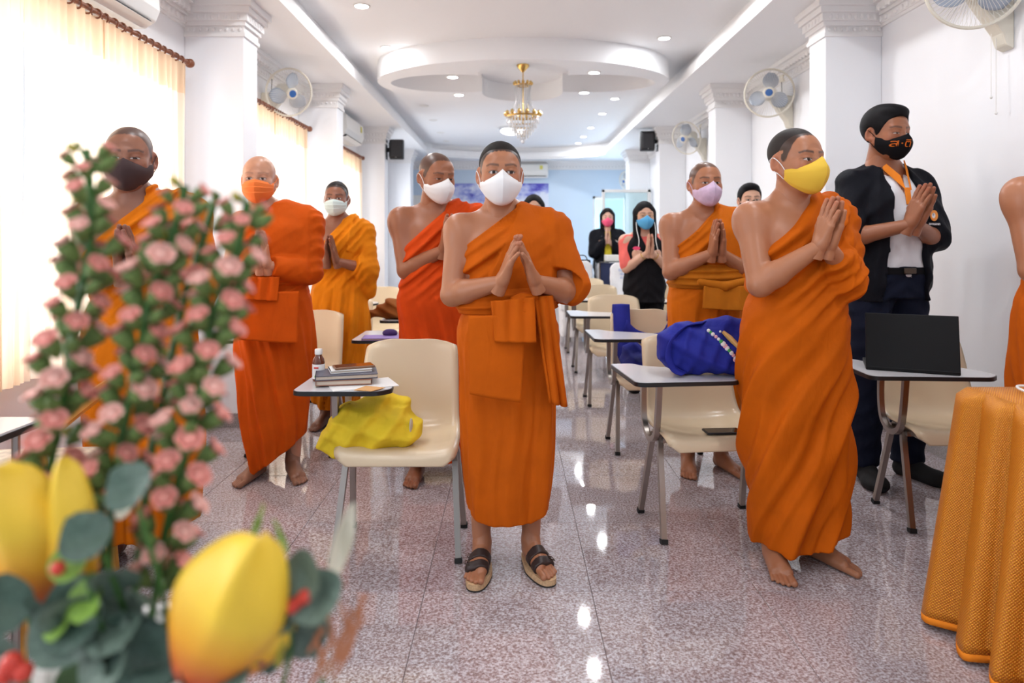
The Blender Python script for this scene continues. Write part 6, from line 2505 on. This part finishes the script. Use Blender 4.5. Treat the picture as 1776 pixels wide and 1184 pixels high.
# ------------------------------------------------------------------ flower arrangement in the left foreground
FD = .64
def fp(px, py, D=FD):
    return Vector(((px - 886) * D / 1184, D, CAM_H + (415 - py) * D / 1184))
fa = thing('flower_arrangement', 'tall vase of pink blossom stalks, yellow petals and eucalyptus leaves, foreground', 'flowers', (-.36, .66, 0))
OFF = Vector((-.36, .66, 0))
def L(p):
    return Vector(p) - OFF
m_stem = mat('green_stem', (.05, .14, .025), .55)
m_calyx = mat('green_calyx', (.13, .20, .05), .6, vary=(60, .3))
def petal_mat(name, c0, c1):
    m = mat(name, c0, .6, vary=(55, .22))
    m.node_tree.nodes['Principled BSDF'].inputs['Subsurface Weight'].default_value = .0
    return m
m_pink = petal_mat('salmon_pink_petal', (.74, .28, .23), None)
m_pink2 = petal_mat('pale_pink_petal', (.80, .42, .35), None)
m_olive = mat('olive_bud', (.34, .29, .03), .6)
def blossom_mesh(seed, mm):
    r = random.Random(seed)
    b = MB()
    b.lathe([(.0025, 0), (.0075, .008), (.0115, .019), (.0125, .026), (.0105, .029)], n=9, mi=1)
    for k in range(6):
        q = 2 * PI * k / 6 + r.uniform(-.2, .2)
        d = Vector((math.cos(q), math.sin(q), 0))
        G = []
        for i in range(4):
            v = i / 3
            c = d * (.006 + .0095 * v) + Vector((0, 0, .026 + .011 * math.sin(v * 2.1)))
            w = .0080 * math.sin(.5 + v * 2.2)
            s_ = Vector((-d.y, d.x, 0))
            G.append([c - s_ * w, c + Vector((0, 0, -.0015)), c + s_ * w])
        b.grid(G, 0)
    b.ball((0, 0, .031), (.0095, .0095, .006), 8, 0, 5)
    return b.mesh('blossom', [mm, m_calyx], angle=180)
BL = [blossom_mesh(k, [m_pink, m_pink2, m_pink][k]) for k in range(3)]
budm = MB()
budm.lathe([(.002, 0), (.0055, .005), (.0065, .012), (.004, .020), (0, .024)], n=8)
bud_me = budm.mesh('bud', [m_calyx])
olm = MB().ball((0, 0, .006), (.004, .004, .006), 7, 0, 5).mesh('seed', m_olive)
rf = random.Random(12)
def stalk(pts, n, rad, D=FD):
    path = [L(fp(x, y, D + dd)) for (x, y, dd) in pts]
    C_ = cr(path, 40)
    st = MB().tube(C_, .0038, 7).build('flower_stalk', m_stem, fa)
    for k in range(n):
        u = ((k + .5) / n) ** 1.0 * .86
        p = C_[min(39, int(u * 39))].lerp(C_[min(39, int(u * 39) + 1)], u * 39 % 1)
        d = (C_[min(39, int(u * 39) + 1)] - C_[max(0, int(u * 39) - 1)]).normalized()
        a, b = basis(d)
        q = k * 2.399 + rf.uniform(-.3, .3)
        out = (a * math.cos(q) + b * math.sin(q))
        ax = (out * .85 - d * .75 + Vector((0, 0, .25))).normalized()      # path runs downwards
        s_ = rf.uniform(.95, 1.3) * (.55 + .45 * min(1, u * 4))
        o = bpy.data.objects.new('blossom', BL[k % 3] if k > 1 else bud_me)
        COL.objects.link(o)
        o.parent = st
        o.location = p + out * rad * (.06 + .16 * rf.random())
        o.rotation_euler = ax.to_track_quat('Z', 'Y').to_euler()
        o.scale = (s_ * .64,) * 3
        if k % 4 == 0:
            o = bpy.data.objects.new('bud', bud_me if k % 8 else olm)
            COL.objects.link(o)
            o.parent = st
            q2 = q + 1.5
            out = (a * math.cos(q2) + b * math.sin(q2))
            o.location = p + out * .008
            o.rotation_euler = (out - d * .8).normalized().to_track_quat('Z', 'Y').to_euler()
            o.scale = (1.0,) * 3
    return st
stalk([(150, 258, .0), (158, 400, .0), (132, 550, 0), (108, 700, 0), (76, 860, 0), (40, 1000, .0), (110, 1260, .03)], 62, .055)
stalk([(322, 322, .0), (298, 414, .0), (266, 496, .0), (244, 603, .0), (223, 702, 0), (202, 810, 0), (190, 940, 0), (180, 1260, .02)], 48, .050)
stalk([(430, 350, .0), (405, 455, .0), (368, 554, 0), (347, 670, 0), (322, 785, 0), (290, 908, 0), (268, 1040, 0), (225, 1260, .02)], 60, .055)
stalk([(377, 334, .05), (350, 420, .05), (316, 530, .05), (285, 680, .05), (260, 800, .04), (210, 1260, .03)], 14, .045)

# big yellow petals with orange bases
def ypetal(p0, p1, w, bow, seed):
    """p0 base, p1 tip (world), w half-width"""
    m = bpy.data.materials.get('yellow_petal')
    if m is None:
        m = bpy.data.materials.new('yellow_petal')
        m.use_nodes = True
        nt = m.node_tree
        b = nt.nodes['Principled BSDF']
        uv = nt.nodes.new('ShaderNodeAttribute')
        uv.attribute_name = 'along'
        r = nt.nodes.new('ShaderNodeValToRGB')
        e = r.color_ramp.elements
        e[0].position, e[0].color = .05, (.62, .09, .02, 1)
        e[1].position, e[1].color = .55, (.86, .56, .04, 1)
        x = e.new(.28)
        x.color = (.82, .36, .015, 1)
        nt.links.new(uv.outputs['Fac'], r.inputs[0])
        nt.links.new(r.outputs[0], b.inputs['Base Color'])
        b.inputs['Roughness'].default_value = .5
    p0, p1 = Vector(p0), Vector(p1)
    d = (p1 - p0)
    side = Vector((d.z, 0, -d.x)).normalized()
    G = []
    N_, M_ = 22, 12
    for i in range(N_ + 1):
        v = i / N_
        ww = w * (max(0, math.sin(PI * (.12 + .88 * v))) ** .62) * (.72 + .38 * v)
        row = []
        for j in range(M_ + 1):
            u = -1 + 2 * j / M_
            row.append(L(p0 + d * v + side * (u * ww * (1 + .05 * math.sin(9 * v + 3 * u))) + Vector((0, -bow * math.sin(PI * v * .8) + .55 * ww * u * u + .14 * w * math.sin(6 * v + 2.5 * u) * (.3 + v) - .16 * w * math.exp(-(u * 5) ** 2) * v, 0))))
        G.append(row)
    mb = MB().grid(G)
    o = mb.build('yellow_petal', m, fa, angle=180, solid=.0012)
    at = o.data.attributes.new('along', 'FLOAT', 'POINT')
    at.data.foreach_set('value', [i / N_ for i in range(N_ + 1) for j in range(M_ + 1)])
    return o
ypetal(fp(325, 1190, .56), fp(468, 912, .56), .050, .03, 1)
ypetal(fp(380, 1180, .575), fp(500, 985, .58), .036, .02, 5)
ypetal(fp(45, 1060, .60), fp(25, 795, .60), .045, .02, 2)
ypetal(fp(140, 1060, .60), fp(125, 785, .60), .026, .02, 3)
ypetal(fp(-60, 1080, .66), fp(-80, 830, .68), .05, .02, 4)

# eucalyptus leaves
m_euc = mat('eucalyptus_leaf', (.115, .165, .125), .5, vary=(14, .30))
m_euc2 = mat('dark_eucalyptus_leaf', (.060, .105, .075), .5, vary=(14, .30))
m_lime = mat('lime_leaf', (.24, .40, .06), .5)
m_red = mat('red_berry', (.62, .05, .03), .4)
m_plum = mat('plum_sprig', (.25, .05, .08), .6)
def leaf_mesh(mm):
    G = []
    for i in range(11):
        v = i / 10
        w = .5 * math.sin(PI * (.03 + .94 * v)) ** .62 * (1.05 - .25 * v)
        G.append([Vector((u * w, v, .22 * abs(u * w) - .12 * math.sin(PI * v) + .03 * math.sin(9 * v + 3 * u))) for u in (-1, -.66, -.33, 0, .33, .66, 1)])
    return MB().grid(G).mesh('eucalyptus_leaf', mm, angle=180)
LM = [leaf_mesh(m_euc), leaf_mesh(m_euc2), leaf_mesh(m_lime), leaf_mesh(mat('cream_dried_leaf', (.72, .66, .52), .7))]
def leaf(px, py, size, rot, tilt=.3, kind=0, D=.56, name='eucalyptus_leaf', wide=1.0):
    """base at pixel-ish place, pointing 'rot' degrees from up (clockwise), facing the room"""
    o = bpy.data.objects.new(name, LM[kind])
    COL.objects.link(o)
    o.parent = fa
    s_ = size * D / 1184
    o.scale = (s_ * wide, s_, s_)
    o.location = L(fp(px, py, D))
    R = Matrix.Rotation(math.radians(-rot), 4, 'Y') @ Matrix.Rotation(PI / 2 - tilt - rf.uniform(-.1, .35), 4, 'X') @ Matrix.Rotation(rf.uniform(-.75, .75), 4, 'Y')
    o.rotation_euler = R.to_euler()
    o.visible_shadow = True
    return o
lf = [(240, 870, 95, 60, .2, 1), (170, 960, 95, 55, .3, 1), (215, 985, 90, 140, .3, 0), (160, 1010, 90, 160, .2, 0), (95, 1110, 60, 30, .5, 2),
      (512, 1045, 88, -8, .2, 0), (500, 1060, 100, -62, .3, 0), (522, 1068, 92, 82, .2, 0), (478, 1055, 140, 200, .1, 0), (430, 1060, 150, 185, .15, 1), (290, 1100, 110, -70, .4, 0), (215, 1120, 120, 60, .3, 0),
      (120, 1130, 130, 20, .3, 1), (60, 1150, 120, -40, .3, 0), (150, 1200, 130, -15, .3, 0), (30, 1190, 110, 60, .4, 1), (250, 1210, 120, 10, .4, 1), (330, 1200, 110, -30, .4, 1), (400, 1210, 110, 30, .4, 0),
      (90, 1060, 90, 120, .4, 1), (10, 1100, 100, 20, .3, 1), (200, 1060, 100, 200, .4, 1), (290, 1150, 120, 150, .4, 1), (350, 1140, 90, 100, .5, 1), (110, 1010, 70, 10, .5, 2), (130, 1080, 80, -10, .5, 2), (180, 1150, 110, 100, .4, 1),
      (260, 1050, 90, 110, .5, 1), (70, 1090, 100, -70, .4, 0), (330, 1060, 70, -140, .6, 1)]
for q in lf:
    leaf(*q)
for (px, py, sz, rt_) in ((430, 950, 75, -15), (500, 960, 70, 40), (555, 1020, 105, 78), (545, 1010, 60, 60)):
    leaf(px, py, sz, rt_, .2, 2, D=.58, name='grass_blade', wide=.16)
leaf(575, 1010, 135, -14, .2, 3, D=.60, name='dried_leaf', wide=.30)
leaf(565, 1090, 90, 6, .3, 3, D=.60, name='dried_leaf', wide=.35)
leaf(205, 900, 60, -10, .4, 3, D=.60, name='dried_leaf', wide=.7)
for (a, b) in (((505, 1050), (480, 1230)), ((240, 880), (300, 1150)), ((180, 960), (230, 1150)), ((560, 1180), (500, 1250)), ((150, 1000), (190, 1200))):
    o = MB().tube([L(fp(*a, .565)), L(fp((a[0] + b[0]) / 2 + 10, (a[1] + b[1]) / 2, .58)), L(fp(*b, .60))], .0022, 6).build('twig', m_stem, fa)
for (px, py, r_) in ((505, 1052, .006), (528, 1035, .006), (515, 1045, .005), (100, 985, .006), (20, 1150, .009), (40, 1165, .008), (8, 1170, .008)):
    MB().ball(L(fp(px, py, .56)), r_, 10).build('berry', m_red, fa)
for k in range(16):
    x, y = 400 + rf.uniform(-50, 90), 1090 + rf.uniform(-60, 80)
    p = L(fp(x, y, .57))
    MB().tube([p, p + Vector((rf.uniform(-.01, .01), 0, .02)), p + Vector((rf.uniform(-.02, .02), 0, .04))], [.003, .004, .001], 6).build('plum_sprig', m_plum if k % 3 else m_olive, fa)
for k in range(9):
    x, y = 560 + rf.uniform(-30, 40), 1150 + rf.uniform(-30, 50)
    p = L(fp(x, y, .58))
    MB().tube([p, p + Vector((.012, 0, .02)), p + Vector((rf.uniform(.0, .03), 0, .045))], [.0015, .003, .001], 6).build('dry_sprig', mat('dry_rust_sprig', (.45, .17, .08), .7), fa)
# vase and stand below the frame
MB().lathe([(.055, .62), (.085, .64), (.11, .72), (.10, .80), (.075, .85), (.085, .87), (.075, .868), (.065, .85)], (0, 0, 0), n=32).build('vase', mat('white_ceramic', (.75, .73, .7), .2), fa)
MB().lathe([(.10, .855), (.0, .86)], n=20).build('foam', mat('dark_green_foam', (.03, .07, .02), .9), fa)
pd = thing('plant_stand', 'dark wooden stand under the flower vase', 'stand', (-.36, .66, 0))
MB().lathe([(.16, .60), (.165, .605), (.165, .618), (.16, .62)], n=32).build('stand_top', m_gwood2, pd)
for k in range(3):
    q = 2 * PI * k / 3 + .5
    MB().tube([(.10 * math.cos(q), .10 * math.sin(q), .60), (.16 * math.cos(q), .16 * math.sin(q), 0)], .012, 8).build('leg', m_gwood2, pd)
